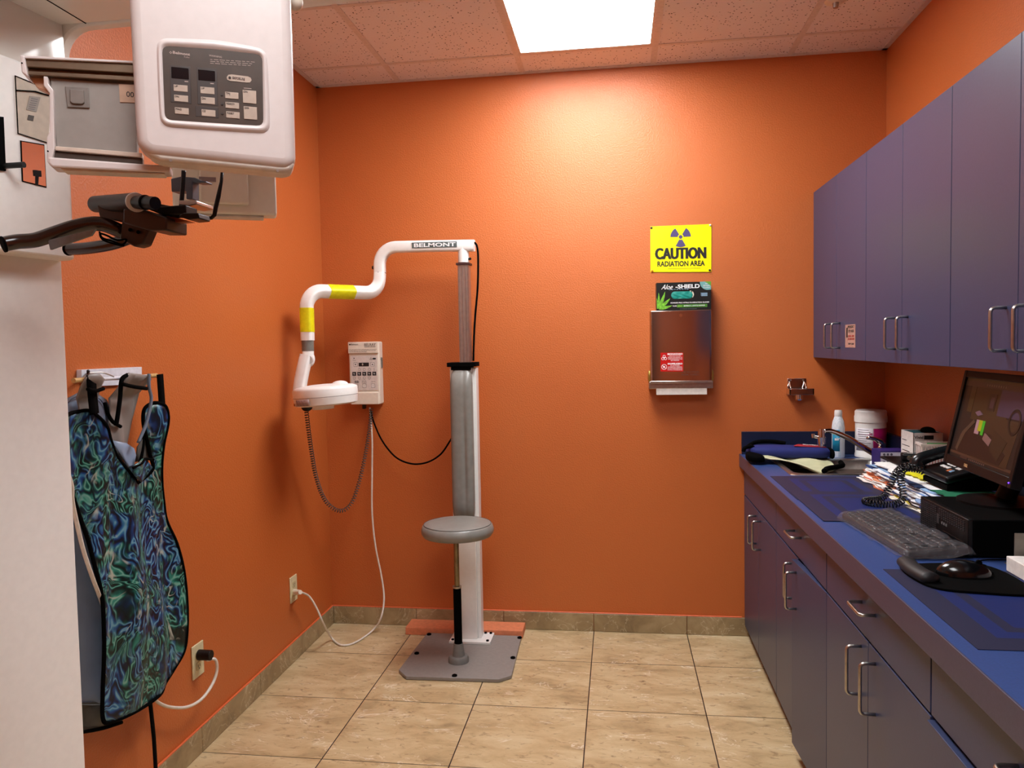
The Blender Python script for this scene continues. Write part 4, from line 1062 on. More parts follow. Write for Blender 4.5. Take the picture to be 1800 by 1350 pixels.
bc = [L(652, 722, -.035), L(657, 742, -.035), L(672, 775, -.04), L(695, 803, -.05), L(722, 815, -.07), L(750, 813, -.09), L(775, 798, -.12), L(793, 772, -.16), Vector((.70, -.20, L(797, 765, -.2).z))]
tag(MB().tube(crom(bc, 7), .0042, 10).build('black_cable', M_BLACKM, None, smooth=180), 'black cable sagging from the wall control box to the x-ray column', 'cable')

# ---------------------------------------------------------------- wall outlets
def outlet(y, z, label, used=0):
    o = thing('wall_outlet', label, 'outlet', (0, y, z))
    MB().bx(.0005, .006, y-.036, y+.036, z-.058, z+.058).build('cover_plate', mat('ivory_plate', 'd8cfa6', .4), o, bev=.002)
    for s_ in (1, -1):
        f = MB().prism(rrect(-.017, .017, -.014, .014, .008), 0, .002, M=frame((.006, y, z+s_*.020), (0, 1, 0), (0, 0, 1))).build('socket_face', mat('ivory_socket', 'c9bf94', .4), o, smooth=None)
        b = MB()
        for d in (-.006, .006): b.bx(.0078, .0084, y+d-.0011, y+d+.0011, z+s_*.020-.003, z+s_*.020+.006)
        b.cyl((.0078, y, z+s_*.020-.008), (.0084, y, z+s_*.020-.008), .0025, seg=10); b.build('slots', M_INK, f, smooth=None)
    return o
outlet(-.465, .325, 'ivory wall outlet near the corner with a white plug in its lower socket')
outlet(-1.262, .328, 'ivory wall outlet beside the hanging apron with a black plug in its upper socket')
outlet(-1.350, .565, 'ivory outlet plate mostly hidden behind the edge of the printed apron')
pa = at(358, 1149, 'x', .03)
ad = thing('plug_adapter', 'black plug with a white cord in the outlet beside the hanging apron', 'plug', pa)
p0 = at(349, 1151, 'x', .0085)
MB().cyl(p0, p0+Vector((.048, 0, .0)), .0185, .0175, seg=20).build('plug_body', M_BLACK, ad, bev=.002)
cdp = [p0+Vector((.036, 0, -.014)), at(379, 1160, 'x', .062), at(381, 1180, 'x', .06), at(372, 1205, 'x', .055), at(353, 1230, 'x', .05), at(328, 1243, 'x', .045), at(300, 1243, 'x', .04), at(280, 1236, 'x', .035), at(266, 1222, 'x', .03), at(230, 1180, 'x', .02), at(200, 1110, 'x', .02), at(182, 1068, 'x', .05), at(172, 1040, 'x', .10), at(160, 1008, 'x', .12), at(146, 965, 'x', .13), at(134, 915, 'x', .14), at(127, 880, 'x', .15), at(122, 840, 'x', .16), Vector((.17, -2.13, 1.24)), Vector((.18, -2.20, 1.33)), Vector((.19, -2.26, 1.36))]
MB().tube(crom(cdp, 7), .0052, 10).build('cable', cordm, ad, smooth=180)
MB().sph(p0+Vector((.036, 0, -.014)), .011, (1, 1, .7)).build('cable_boot', cordm, ad)

# ---------------------------------------------------------------- caution sign
sg = thing('caution_sign', 'yellow caution radiation area sign pinned to the back wall', 'sign', (1.757, -.002, 1.73))
MB().prism([(1.618, 1.732), (1.897, 1.724), (1.899, 1.945), (1.619, 1.945)], 0, .0012, M=Matrix(((1, 0, 0, 0), (0, 0, -1, -.002), (0, 1, 0, 0), (0, 0, 0, 1)))).build('sheet', mat('sign_yellow', 'f2ea00', .3, grain=.01), sg, smooth=None)
Mg = frame((1.758, -.0036, 1.835), (1, 0, -.012), (.003, 0, 1))
for k_ in (-1, 0, 1): text('lettering', 'CAUTION', .06, Mg @ Tm((.0026*k_, -.020, .00005*k_)), M_INK, sg, bold=.0012, fit=.231, fith=.053)
text('lettering', 'RADIATION AREA', .03, Mg @ Tm((.0, -.068, 0)), M_INK, sg, bold=.0009, fit=.218, fith=.025)
MB().bx(-.06, .09, -.0915, -.0905, 0, .0003, M=Mg).build('fine_print', mat('olive_print', '6a6a20', .6), sg, smooth=None)
pur = mat('sign_purple', '4a4070', .5)
Mq = Mg @ Tm((-.0, .056, 0)); b = MB()
b.prism([(.0085*math.cos(2*PI*k/20), .0085*math.sin(2*PI*k/20)) for k in range(20)], 0, .0005, M=Mq)
for a0 in (30, 150, 270):
    o_ = [(.0135*math.cos(math.radians(a0-29+58*k/6)), .0135*math.sin(math.radians(a0-29+58*k/6))) for k in range(7)]
    o_ += [(.047*math.cos(math.radians(a0+29-58*k/10)), .047*math.sin(math.radians(a0+29-58*k/10))) for k in range(11)]
    b.prism(o_, 0, .0005, M=Mq)
b.build('trefoil', pur, sg, smooth=None)
for x, z, c, l_ in ((1.624, 1.938, '15151a', 'dark'), (1.893, 1.940, 'e6e6e6', 'white'), (1.890, 1.732, '101014', 'dark'), (1.626, 1.737, 'd08a20', 'orange')):
    k = MB().sph((x, -.0055, z), .0052, (1, .8, 1), seg=12).build('pin', mat('pin_'+c, c, .3), sg); k['label'] = l_+' push pin'

# ---------------------------------------------------------------- towel dispenser with a glove box on top
td = thing('paper_towel_dispenser', 'mirror-finish steel paper towel dispenser on the back wall', 'towel dispenser', (1.75, -.001, 1.2))
M_MIR = mat('mirror_steel', 'c4b8b0', .15, 1, grain=.02, gscale=8)
DX0, DX1, DZ0, DZ1, DY = 1.609, 1.887, 1.219, 1.545, -.10
b = MB(); n = 6
prof = rrect(DX0, DX1, -.20, -.0, .012)
b.prism([(x, y) for x, y in [(DX0, 0), (DX0, DY+.010)]+[(DX0+.010-.010*math.cos(a), DY+.010-.010*math.sin(a)) for a in [PI/2*k/5 for k in range(1, 6)]]+[(DX1-.010+.010*math.sin(a), DY+.010-.010*math.cos(a)) for a in [PI/2*k/5 for k in range(6)]]+[(DX1, 0)]], DZ0, DZ1)
b.build('cover', M_MIR, td, smooth=30, bev=.0025)
MB().bx(DX0-.006, DX1+.006, DY+.015, 0, 1.185, DZ0).build('tray', M_STEEL, td, bev=.003)
MB().bx(DX0-.001, DX1+.001, DY-.003, DY+.03, 1.211, 1.222).build('lip', M_STEEL, td, bev=.002)
for x in (DX0-.004, DX1+.004): MB().sph((x, DY+.035, 1.24), .022, (.35, .7, 1.4)).build('side_catch', mat('brass_catch', 'b59a4e', .3, .8), td)
MB().cyl((1.748, DY-.001, 1.522), (1.748, DY-.004, 1.522), .0075).build('lock', M_CHROME, td)
MB().cyl((1.732, DY, 1.523), (1.732, DY-.0015, 1.523), .002, seg=8).cyl((1.764, DY, 1.523), (1.764, DY-.0015, 1.523), .002, seg=8).build('rivet', M_CHROME, td)
MB().bx(1.636, 1.865, DY-.004+.02, DY+.03, 1.157, 1.215).build('paper_towel', mat('white_paper', 'e9e4dc', .8, bmp=.2), td, smooth=None)
M_EMB = mat('embossed_text', '8a7268', .35, .9)
Md = frame((1.79, DY-.0012, 1.255), (1, 0, 0), (0, 0, 1))
text('lettering', 'USE RECYCLED\nPAPER TOWELS', .012, Md @ Tm((0, 0, 0)), M_EMB, td, fit=.08)
bs = thing('biohazard_sticker', 'red biohazard warning sticker on the lower left of the towel dispenser', 'sticker', (1.70, DY-.001, 1.262))
Mb_ = frame((1.7065, DY-.0006, 1.3085), (1, 0, -.01), (.01, 0, 1))
MB().bx(-.0515, .0515, -.0435, .0435, 0, .0006, M=Mb_).build('sheet', mat('sticker_red', 'c41410', .35), bs, smooth=None)
text('lettering', 'BIOHAZARD', .012, Mb_ @ Tm((.014, .037, .0008)), M_WINK, bs, bold=.0006, fit=.068, fith=.0075)
text('lettering', 'DO NOT STORE\nFOOD OR DRINK IN\nTHIS REFRIGERATOR\nOR FREEZER', .0072, Mb_ @ Tm((.014, .0175, .0008)), M_WINK, bs, fit=.066)
text('lettering', 'BIOPELIGRO', .012, Mb_ @ Tm((.014, -.0075, .0008)), M_WINK, bs, bold=.0006, fit=.066, fith=.0075)
text('lettering', 'NO ALMACENE\nALIMENTOS O BEBIDAS\nEN ESTE REFRIGERADOR\nNI EN EL CONGELADOR', .0068, Mb_ @ Tm((.014, -.026, .0008)), M_WINK, bs, fit=.066)
b = MB()
for a in (90, 210, 330):
    a = math.radians(a); c = Mb_ @ Vector((-.035+.0055*math.cos(a), .020+.0055*math.sin(a), .0009))
    b.lathe([(.0045, 0), (.0065, 0), (.0065, .0004), (.0045, .0004)], M=Mb_ @ Tm((-.035+.0068*math.cos(a), .0195+.0068*math.sin(a), .0007)), seg=18)
b.lathe([(.0028, 0), (.004, 0), (.004, .0005), (.0028, .0005)], M=Mb_ @ Tm((-.035, .0195, .0007)), seg=14)
b.lathe([(.0105, 0), (.0125, 0), (.0125, .0004), (.0105, .0004)], M=Mb_ @ Tm((-.035, -.022, .0007)), seg=24)
b.box((-.035, -.022, .0009), (.022, .0018, .0004), Matrix.Rotation(-.7, 3, 'Z'), M=Mb_)
b.bx(-.040, -.031, -.026, -.018, .0007, .001, M=Mb_)
b.build('pictograms', M_WINK, bs, smooth=None)

gb = thing('glove_box', 'black box of green nitrile gloves standing on the towel dispenser', 'box', (1.76, -.05, DZ1+.0005))
GX0, GX1, GZ0, GZ1, GY = 1.640, 1.885, DZ1+.0008, DZ1+.0008+.1275, -.092
Mo = frame(((GX0+GX1)/2, GY, (GZ0+GZ1)/2), (1, 0, 0), (0, 0, 1))
hw, hh = (GX1-GX0)/2, (GZ1-GZ0)/2
blk = mat('gloss_black_card', '101312', .35)
b = MB(); b.bx(GX0, GX1, GY+.0015, -.003, GZ0, GZ1)
b.build('carton', blk, gb, smooth=None)
# front sheet with the oval opening
oval = rrect(-.057, .046, -.012, .0265, .0185, 8)
fb = MB(); o_ = [(-hw, -hh), (hw, -hh), (hw, hh), (-hw, hh)]
P2 = [Vector(p) for p in o_+oval]; ed = [(i, (i+1) % 4) for i in range(4)]+[(4+i, 4+(i+1) % len(oval)) for i in range(len(oval))]
V_, E_, F_, *_x = geometry.delaunay_2d_cdt(P2, ed, [], 1, 1e-7)
vs = [fb.bm.verts.new(Mo @ Vector((v.x, v.y, 0))) for v in V_]
for f_ in F_:
    c = sum((V_[i] for i in f_), Vector((0, 0)))/len(f_)
    if not inside(c, [Vector(p) for p in oval]): fb.bm.faces.new([vs[i] for i in f_])
fb.build('front_panel', blk, gb, smooth=None, solid=.0012)
ops = MB().prism(rrect(.02, .052, -.012, .0265, .0185, 8), -.0010, -.0002, M=Mo).build('opening_card', mat('cream_card', 'd8d2bc', .6), gb, smooth=None)
b = MB().sheet(rrect(-.056, .040, -.0115, .022, .016, 5), .005, lambda x, y: Mo @ Vector((x, y, .0005+.0035*abs(math.sin(x*85+y*60+math.sin(y*180)))*(1-abs(y)/.03))))
b.build('gloves', mat('teal_nitrile', '0d8577', .4), gb, smooth=180)
text('lettering', '-SHIELD', .03, Mo @ Tm((.018, .0445, .001)), M_WINK, gb, bold=.0007, fit=.108, fith=.0185)
text('lettering', 'Aloe', .03, Mo @ Tm((-.076, .044, .001)), M_WINK, gb, shear=.5, fit=.052, fith=.022)
text('lettering', 'A D V A N C E D', .007, Mo @ Tm((-.022, .0315, .001)), mat('pale_blue_ink', '9cc4e0', .5), gb, fit=.088)
text('lettering', 'POWDER FREE NITRILE EXAMINATION GLOVES', .008, Mo @ Tm((.027, -.030, .001)), M_WINK, gb, bold=.0001, fit=.172)
text('lettering', 'EXTRACT | GENTLE BARRIER', .0078, Mo @ Tm((.048, -.0445, .0014)), M_WINK, gb, fit=.094)
text('lettering', 'PURE', .0078, Mo @ Tm((-.040, -.0445, .0014)), M_WINK, gb, fit=.018)
text('lettering', 'aloe', .0095, Mo @ Tm((-.019, -.0445, .0014)), mat('lime_ink', 'a6d64a', .5), gb, shear=.4, fit=.02)
MB().bx(-.03, .105, -.0515, -.0375, 0, .0009, M=Mo).build('green_band', mat('green_band', '3e7a22', .5), gb, smooth=None)
text('lettering', '100 MEDICAL GRADE GLOVES', .005, Mo @ Tm((.02, -.0585, .001)), mat('grey_ink2', '77807a', .6), gb, fit=.075)
q = [(hw, hh), (hw-.049, hh)]+[(hw-.049+.049*(1-math.cos(a))*1.0, hh-.040*math.sin(a)) for a in [PI/2*k/8 for k in range(1, 9)]]
q = [(hw, hh), (hw-.050, hh)]+[(hw-.016-.034*math.cos(a), hh-.038*math.sin(a)) for a in [PI/2*k/8 for k in range(1, 9)]]+[(hw, hh-.037)]
MB().prism(q, 0, .0009, M=Mo).build('seal', mat('seal_blue', '6fa7a4', .5), gb, smooth=None)
MB().prism([(hw, hh), (hw-.028, hh), (hw, hh-.02)], .0005, .0012, M=Mo).build('seal_corner', mat('seal_green', '5f9a2e', .5), gb, smooth=None)
text('lettering', 'for\nSensitive\nComfort', .009, Mo @ Tm((hw-.021, hh-.018, .0014)), M_WINK, gb, shear=.3, fit=.03)
b = MB()
for k in range(4): b.bx(.076+.003*(k % 2), .106, .0105-k*.004, .0125-k*.004, 0, .0008, M=Mo)
b.build('blue_mark', mat('pale_blue_ink', '9cc4e0', .5), gb, smooth=None)
lf = MB(); lg = MB()
for (bx0_, by0_, tx, ty, w_) in ((-.116, -.052, -.108, .020, .007), (-.112, -.05, -.079, .022, .009), (-.11, -.05, -.057, -.012, .010), (-.112, -.054, -.05, -.046, .009), (-.118, -.055, -.118, -.005, .005)):
    d_ = Vector((tx-bx0_, ty-by0_)); n_ = Vector((-d_.y, d_.x)).normalized()
    pts_ = [Vector((bx0_, by0_))+d_*t+n_*w_*math.sin(PI*min(1, .25+t*.75))*(1 if s_ else -1)*.8+n_*(.01*t*t-.005*t) for s_ in (0, 1) for t in ([i/8 for i in range(9)] if s_ == 0 else [1-i/8 for i in range(1, 9)])]
    pts_ = [(max(-hw+.0002, p.x), max(-hh+.0002, p.y)) for p in pts_]
    lf.prism(pts_, 0, .0009+.0002*w_*100*.3, M=Mo)
lf.build('aloe_leaves', mat('aloe_green', '6cae2c', .5, grain=.25, gscale=90), gb, smooth=None)

# ---------------------------------------------------------------- soap holder on the back wall
sh = thing('soap_bracket', 'small chrome soap bracket on the back wall above the counter', 'soap holder', (2.30, -.001, 1.16))
MB().bx(2.238, 2.322, -.004, 0, 1.145, 1.222).build('wall_plate', M_CHROME, sh, bev=.0015)
b = MB()
for x in (2.252, 2.308): b.cyl((x, -.004, 1.214), (x, -.008, 1.214), .004, seg=10)
b.build('screw', M_STEEL, sh)
MB().bx(2.232, 2.34, -.075, -.068, 1.150, 1.178).bx(2.232, 2.239, -.075, -.004, 1.150, 1.178).bx(2.333, 2.34, -.075, -.03, 1.150, 1.178).bx(2.236, 2.336, -.07, -.004, 1.174, 1.178).build('tray', M_CHROME, sh, bev=.0015)
MB().tube(crom([(2.248, -.004, 1.206), (2.246, -.022, 1.192), (2.246, -.04, 1.18)], 5), .0035, 8).tube(crom([(2.312, -.004, 1.206), (2.314, -.022, 1.192), (2.314, -.04, 1.18)], 5), .0035, 8).build('bracket_arm', M_CHROME, sh, smooth=180)
MB().lathe([(0, 0), (.012, 0), (.017, .006), (.018, .03), (0, .03)], (2.284, -.035, 1.122)).build('nozzle', M_CHROME, sh)
# ================================================================ hanging lead aprons on the left wall
def WL(u, v, x=.06):
    p = at(u, v, 'x', x); return (p.y, p.z)
# wall rack
hr = thing('hook_rail', 'white wall rail holding the apron hanger on the orange left wall', 'rail', (.001, -1.6, 1.33))
def plk(pts, x0, x1):
    b = MB(); b.prism([WL(*p, x=0) for p in pts], x0, x1, M=Matrix(((0, 0, 1, 0), (1, 0, 0, 0), (0, 1, 0, 0), (0, 0, 0, 1)))); return b
plk([(134, 650), (241, 645), (241, 663), (134, 666)], .0005, .016).build('upper_board', mat('white_rail_paint', 'dfe3ec', .4), hr, smooth=None, bev=.001)
plk([(134, 666), (241, 663), (241, 675), (150, 680)], .0005, .009).build('lower_board', mat('white_rail_paint', 'dfe3ec', .4), hr, smooth=None, bev=.001)
MB().tube([WLp for WLp in [Vector((.012, *WL(155, 656, .012))), Vector((.045, *WL(155, 657, .045))), Vector((.06, *WL(155, 652, .06)))]], .004, 8).build('hook', mat('dark_metal_hook', '3a3432', .35, .8), hr, smooth=180)
def sheetx(out, xfn, step=.02, x0=.06): return MB().sheet([WL(*p, x=x0) for p in out], step, lambda y, z: Vector((xfn(y, z), y, z)))
def edge(pts, x, r, name, m, parent, closed=False, x0=.09):
    q = crom([(x(*WL(*p, x=x0)) if callable(x) else x, *WL(*p, x=x0 if callable(x) else x)) for p in pts], 5, closed)
    return MB().tube(q, r, 8, closed=closed, sx=1, sy=1).build(name, m, parent, smooth=180)
M_PBL = mat('pale_blue_vinyl', '8fa2bc', .42, bmp=.2, gscale=9, grain=.05)
M_GSAT = mat('grey_satin', '8c847e', .38, bmp=.25, gscale=12, grain=.05)
# the plain apron hanging behind
ga = thing('lead_apron', 'pale blue and grey lead apron hanging behind the printed one', 'apron', (.03, *WL(165, 1280, .03)))
wv = lambda base, amp, ky, kz, ph=0: (lambda y, z: base+amp*math.sin(y*ky+math.sin(z*7+ph)*1.2+ph)+amp*.6*math.sin(z*kz+ph+y*9))
o = sheetx([(116, 735), (122, 700), (140, 690), (168, 691), (185, 703), (195, 730), (198, 790), (212, 860), (230, 960), (235, 1100), (228, 1200), (215, 1238), (165, 1240), (130, 1238), (100, 1100), (95, 900)], wv(.035, .006, 14, 6), .03, .035).build('front_panel', M_PBL, ga, smooth=180, solid=.006)
sheetx([(120, 1236), (212, 1232), (214, 1268), (180, 1278), (120, 1288)], wv(.03, .008, 55, 4), .012, .03).build('hem_panel', mat('dark_grey_lining', '55524c', .6), ga, smooth=180, solid=.004)
edge([(118, 1290), (150, 1286), (182, 1280), (214, 1270)], .034, .005, 'black_edging', M_BLACKM, ga)
edge([(120, 708), (128, 700), (142, 696), (166, 697), (180, 707), (188, 730), (190, 790)], .044, .0016, 'seam', mat('seam_blue', '5f6f88', .6), ga)
# grey satin shoulder straps and lining
sheetx([(152, 664), (158, 657), (170, 657), (180, 666), (184, 684), (187, 720), (197, 790), (215, 830), (180, 800), (158, 700), (152, 680)], lambda y, z: .050+.006*math.sin(y*60+z*8)+(.042*min(1, max(0, (z-1.27)/.06))), .010, .09).build('left_strap', M_GSAT, ga, smooth=180, solid=.004)
sheetx([(187, 706), (200, 745), (212, 752), (216, 720), (214, 700), (222, 668), (226, 655), (240, 657), (258, 660), (266, 666), (263, 690), (258, 735), (248, 775), (240, 800), (232, 820), (215, 830), (200, 800), (190, 760)], lambda y, z: .048+.005*math.sin(y*38+z*14)+.003*math.sin(y*110)+(.045*min(1, max(0, (z-1.27)/.06))), .010, .09).build('right_strap', M_GSAT, ga, smooth=180, solid=.004)
edge([(184, 708), (190, 728), (199, 742), (212, 750)], .062, .0052, 'black_edging', M_BLACKM, ga)
edge([(224, 659), (214, 668), (211, 700), (207, 730), (204, 748)], .085, .006, 'black_edging', M_BLACKM, ga)
edge([(154, 684), (168, 687), (182, 683)], .10, .0052, 'black_band', M_BLACKM, ga)
edge([(215, 675), (236, 680), (258, 683)], .10, .0056, 'black_band', M_BLACKM, ga)
edge([(262, 657), (262, 680), (266, 700), (262, 725), (255, 750), (243, 778)], .098, .0048, 'grey_ribbon', mat('grey_blue_ribbon', '68778a', .6), ga)
# the printed apron in front
def print_mat():
    m, nt, b = newmat('teal_swirl_print'); v = objc(nt)
    mp = nt.nodes.new('ShaderNodeMapping'); mp.inputs['Scale'].default_value = (1, 1.25, .85); nt.links.new(v, mp.inputs[0]); v = mp.outputs[0]
    d = N(nt, 'ShaderNodeTexNoise', Scale=7, Detail=2, Roughness=.5, Distortion=.6); nt.links.new(v, d.inputs['Vector'])
    sc_ = nt.nodes.new('ShaderNodeVectorMath'); sc_.operation = 'SCALE'; sc_.inputs['Scale'].default_value = .20; nt.links.new(d.outputs['Color'], sc_.inputs[0])
    ad_ = nt.nodes.new('ShaderNodeVectorMath'); nt.links.new(v, ad_.inputs[0]); nt.links.new(sc_.outputs[0], ad_.inputs[1]); w_ = ad_.outputs[0]
    n1 = noise(nt, w_, 14, 1.5, .45, .5); n2 = noise(nt, w_, 16, 1.5, .45, .6); n3 = noise(nt, w_, 12, 1, .4, .9)
    # contour-like bands of dark and light
    def bands(n, k): return mth(nt, 'ABSOLUTE', mth(nt, 'SINE', mth(nt, 'MULTIPLY', n, k)))
    c = ramp(nt, bands(n1, 21), [(.0, '030712'), (.42, '081a40'), (.78, '17458a'), (.95, '3a7fb0'), (1, '7fb0cc')])
    g_ = ramp(nt, bands(n2, 20), [(.0, '020a08'), (.45, '07302c'), (.78, '1a6258'), (.95, '409a8a'), (1, '86bcae')])
    c = mixc(nt, ramp(nt, noise(nt, v, 11, 2, .5, .8), [(.44, (0, 0, 0, 1)), (.56, (1, 1, 1, 1))]), c, g_)
    li = ramp(nt, n3, [(.47, (0, 0, 0, 1)), (.5, (1, 1, 1, 1)), (.53, (0, 0, 0, 1))])
    li = mth(nt, 'MULTIPLY', li, ramp(nt, noise(nt, v, 15, 1, .5), [(.50, (0, 0, 0, 1)), (.62, (1, 1, 1, 1))]))
    c = mixc(nt, li, c, 'd0ccc0')
    c = mixc(nt, 1.0, c, (.68, .72, .68, 1), 'MULTIPLY')
    nt.links.new(c, b.inputs['Base Color']); b.inputs['Roughness'].default_value = .42
    return m
M_PR = print_mat()
pa_ = thing('lead_apron', 'lead apron with a blue and teal swirl print, hanging on the wooden dowel', 'apron', (.09, *WL(220, 1270, .09)))
bodyo = [(118, 741), (124, 733), (138, 727), (152, 724), (165, 722), (174, 732), (185, 749), (195, 775), (208, 800), (222, 824), (235, 842), (248, 849), (260, 846), (270, 836), (276, 822), (272, 800), (268, 775), (262, 745), (262, 723), (267, 713), (275, 708), (284, 712), (289, 725), (290, 745), (286, 780), (286, 815), (290, 850), (297, 880), (304, 915), (315, 955), (322, 1000), (325, 1050), (324, 1100), (320, 1142), (308, 1176), (290, 1200), (267, 1222), (237, 1249), (207, 1269), (194, 1266), (190, 1217), (186, 1150), (181, 1098), (178, 1054), (173, 1020), (169, 994), (164, 950), (155, 900), (145, 862), (132, 830), (124, 790), (120, 755)]
yz = lambda u, v: WL(u, v)
cy0 = WL(220, 1000)[0]
def bodyx(y, z):
    t = (1.22-z)/.86
    return .082+.012*math.sin((y-cy0)*22+z*2.2)+.007*math.sin((y-cy0)*47-z*5)+.010*math.sin(z*9+y*6)+.02*min(1, max(0, t))*math.cos((y-cy0)*6)
sheetx(bodyo, bodyx, .016, .09).build('printed_body', M_PR, pa_, smooth=180, solid=.006)
edge(bodyo, bodyx, .0055, 'black_edging', M_BLACKM, pa_, closed=True)
# folded-over collar flap
sheetx([(224, 822), (240, 812), (255, 806), (268, 809), (275, 822), (266, 838), (248, 847), (236, 842)], lambda y, z: bodyx(y, z)+.016, .012, .10).build('collar_flap', M_PR, pa_, smooth=180, solid=.004)
edge([(222, 823), (240, 814), (256, 807), (270, 808)], lambda y, z: bodyx(y, z)+.018, .0042, 'black_edging', M_BLACKM, pa_)
sheetx([(198, 774), (222, 779), (240, 788), (243, 800), (240, 818), (226, 822), (214, 806)], lambda y, z: .072+.006*math.sin(y*50), .012, .075).build('pale_lining', M_PBL, pa_, smooth=180, solid=.003)
sheetx([(240, 812), (242, 786), (252, 766), (258, 745), (262, 760), (268, 800), (264, 808), (250, 810)], lambda y, z: .064+.004*math.sin(y*50), .012, .065).build('dark_lining', mat('dark_grey_lining', '55524c', .6), pa_, smooth=180, solid=.003)
edge([(252, 764), (250, 790), (246, 812)], .066, .006, 'black_edging', M_BLACKM, pa_)
def strap(pts, w, x, name, m, par):
    """flat webbing strap: centre line in photo-survey points on the hanging plane"""
    q = crom([(x, *WL(*p)) for p in pts], 6)
    b = MB(); A = []
    for i, p in enumerate(q):
        t = (q[min(i+1, len(q)-1)]-q[max(i-1, 0)]).normalized(); n_ = Vector((1, 0, 0)).cross(t).normalized()
        A.append((b.bm.verts.new(p+n_*w/2), b.bm.verts.new(p-n_*w/2)))
    for a_, c_ in zip(A, A[1:]): b.bm.faces.new((a_[0], a_[1], c_[1], c_[0]))
    return b.build(name, m, par, smooth=180, solid=.003)
strap([(143, 659), (145, 690), (149, 728)], .034, .088, 'shoulder_strap', M_BLACKM, pa_)
strap([(266, 658), (268, 685), (270, 712)], .030, .088, 'shoulder_strap', M_BLACKM, pa_)
strap([(268, 1222), (272, 1260), (276, 1300), (279, 1352), (280, 1380)], .016, .05, 'waist_strap', M_BLACKM, pa_)
dw = thing('hanger', 'thin wooden dowel hanger carrying the aprons, tips showing either side', 'hanger', (.06, *WL(200, 664, .06)))
ra, rb = Vector((.074, *WL(129, 669, .074))), Vector((.074, *WL(275, 660, .074)))
MB().cyl(ra, ra.lerp(rb, .17), .0065).build('dowel', mat('pale_wood', 'c9a468', .5), dw)
MB().cyl(rb, rb.lerp(ra, .10), .0065).build('dowel', mat('pale_wood', 'c9a468', .5), dw)
MB().cyl(ra.lerp(rb, .165), ra.lerp(rb, .905), .005).build('bar', mat('white_rail_paint', 'dfe3ec', .4), dw)
MB().tube(crom([(.06, *WL(156, 656, .06)), (.07, *WL(180, 655, .07)), (.078, *WL(200, 662, .078))], 6), .002, 8).build('wire', M_STEEL, dw, smooth=180)

# ================================================================ panoramic x-ray machine
M_PW = mat('pano_white_enamel', 'f0ede8', .34, spec=.5, grain=.01)
M_PWH = mat('pano_head_enamel', 'd6cbc7', .3, spec=.5, grain=.01)
M_PG = mat('pano_cassette_grey', '8f8780', .5, grain=.02)
px = thing('panoramic_xray_machine', 'large white panoramic x-ray machine with a keypad head box, at the left edge', 'x-ray machine', (.25, -2.35, 0))
th = math.radians(12)
d1 = Vector((math.sin(th), math.cos(th), 0)); nX = Vector((math.cos(th), -math.sin(th), 0))   # along the face (away) / face normal
# column
c0 = at(152, 1340, 'x', .3); c0.z = 0
c0 = Vector((.30, c0.y, 0))
Mc_ = frame(c0, d1, (0, 0, 1))       # x: away from camera, y: up, z: out into the room
co = MB().prism([(-.21+.0, -.25), (-.018, -.25), (-.0, -.25), (0, 0)], 0, 1) if False else None
b = MB()
pr = [(-.203, -.29), (-.203, -.02), (-.198, -.006), (-.186, 0), (-.008, 0), (-.002, -.003), (0, -.010), (0, -.29)]   # plan: (along face, depth)
def plan(pts, z0, z1, org, m, name, par, bev=0):
    b = MB(); b.prism([((org+d1*a+nX*c).x, (org+d1*a+nX*c).y) for a, c in pts], z0, z1); return b.build(name, m, par, smooth=40, bev=bev)
plan(pr, .02, 1.66, c0, M_PW, 'column', px)
plan([(-.24, -.29), (-.24, .03), (.02, .03), (.02, -.29)], .001, .03, c0, M_PW, 'floor_plate', px, .004)
plan([(-.2035, -.15), (-.2055, -.15), (-.2055, -.05), (-.2035, -.05)], .1, .95, c0, M_BLACKM, 'cable_slot', px)
# carriage body
k0 = at(138, 450, 'x', .345); k0.z = 0
pc_ = [(-.42, -.34), (-.42, 0), (-.02, 0), (-.006, -.004), (0, -.018), (0, -.34)]
ztop = 1.965; zbot = at(70, 447, 'x', .345).z
ca = plan(pc_, zbot, ztop, k0, M_PW, 'carriage', px, .006)
Mk = frame(k0+Vector((0, 0, 0)), d1, (0, 0, 1))     # on the face: x along, y = world z
def face(u, v):
    """photo-survey point on the carriage face -> local (x, z)"""
    d = FW+RT*((u-900)/FPX)-UP*((v-675)/FPX); t = (k0-CP).dot(nX)/d.dot(nX); p = CP+d*t
    return ((p-k0).dot(d1), p.z)
sg_ = 1 if Mk.to_3x3().col[2].dot(nX) > 0 else -1
def onface(pts, z0, z1, m, name, par=None, bev=0):
    return MB().prism([face(*p) for p in pts], z0*sg_, z1*sg_, M=Mk).build(name, m, par or ca, smooth=None, bev=bev)
onface([(25, 133), (90, 160), (84, 252), (30, 234)], -.002, .0012, mat('carriage_shade_panel', 'c4b6a4', .4), 'service_panel')
onface([(25, 133), (26.5, 133), (31.5, 234), (30, 235)], .001, .002, M_BLACKM, 'panel_gap'); onface([(25, 132.5), (90, 159), (90, 160.5), (25, 134)], .001, .002, M_BLACKM, 'panel_gap')
onface([(30, 233.5), (84, 251), (84, 252.5), (30, 235)], .001, .002, M_BLACKM, 'panel_gap'); onface([(26, 158), (60, 160), (84, 167), (84, 169), (60, 162), (26, 160)], .0012, .0035, M_BLACKM, 'panel_slot')
la_ = onface([(51, 169), (70, 171), (63, 197), (45, 193)], .0012, .002, mat('dull_label', '9c938a', .6), 'rating_label')
for k in range(6): onface([(54-k*1.1, 173+k*3.6), (65-k*1.1, 174.5+k*3.6), (65-k*1.1, 175.3+k*3.6), (54-k*1.1, 173.8+k*3.6)], .002, .0025, mat('grey_print', '6d6a70', .6), 'print_line', la_)
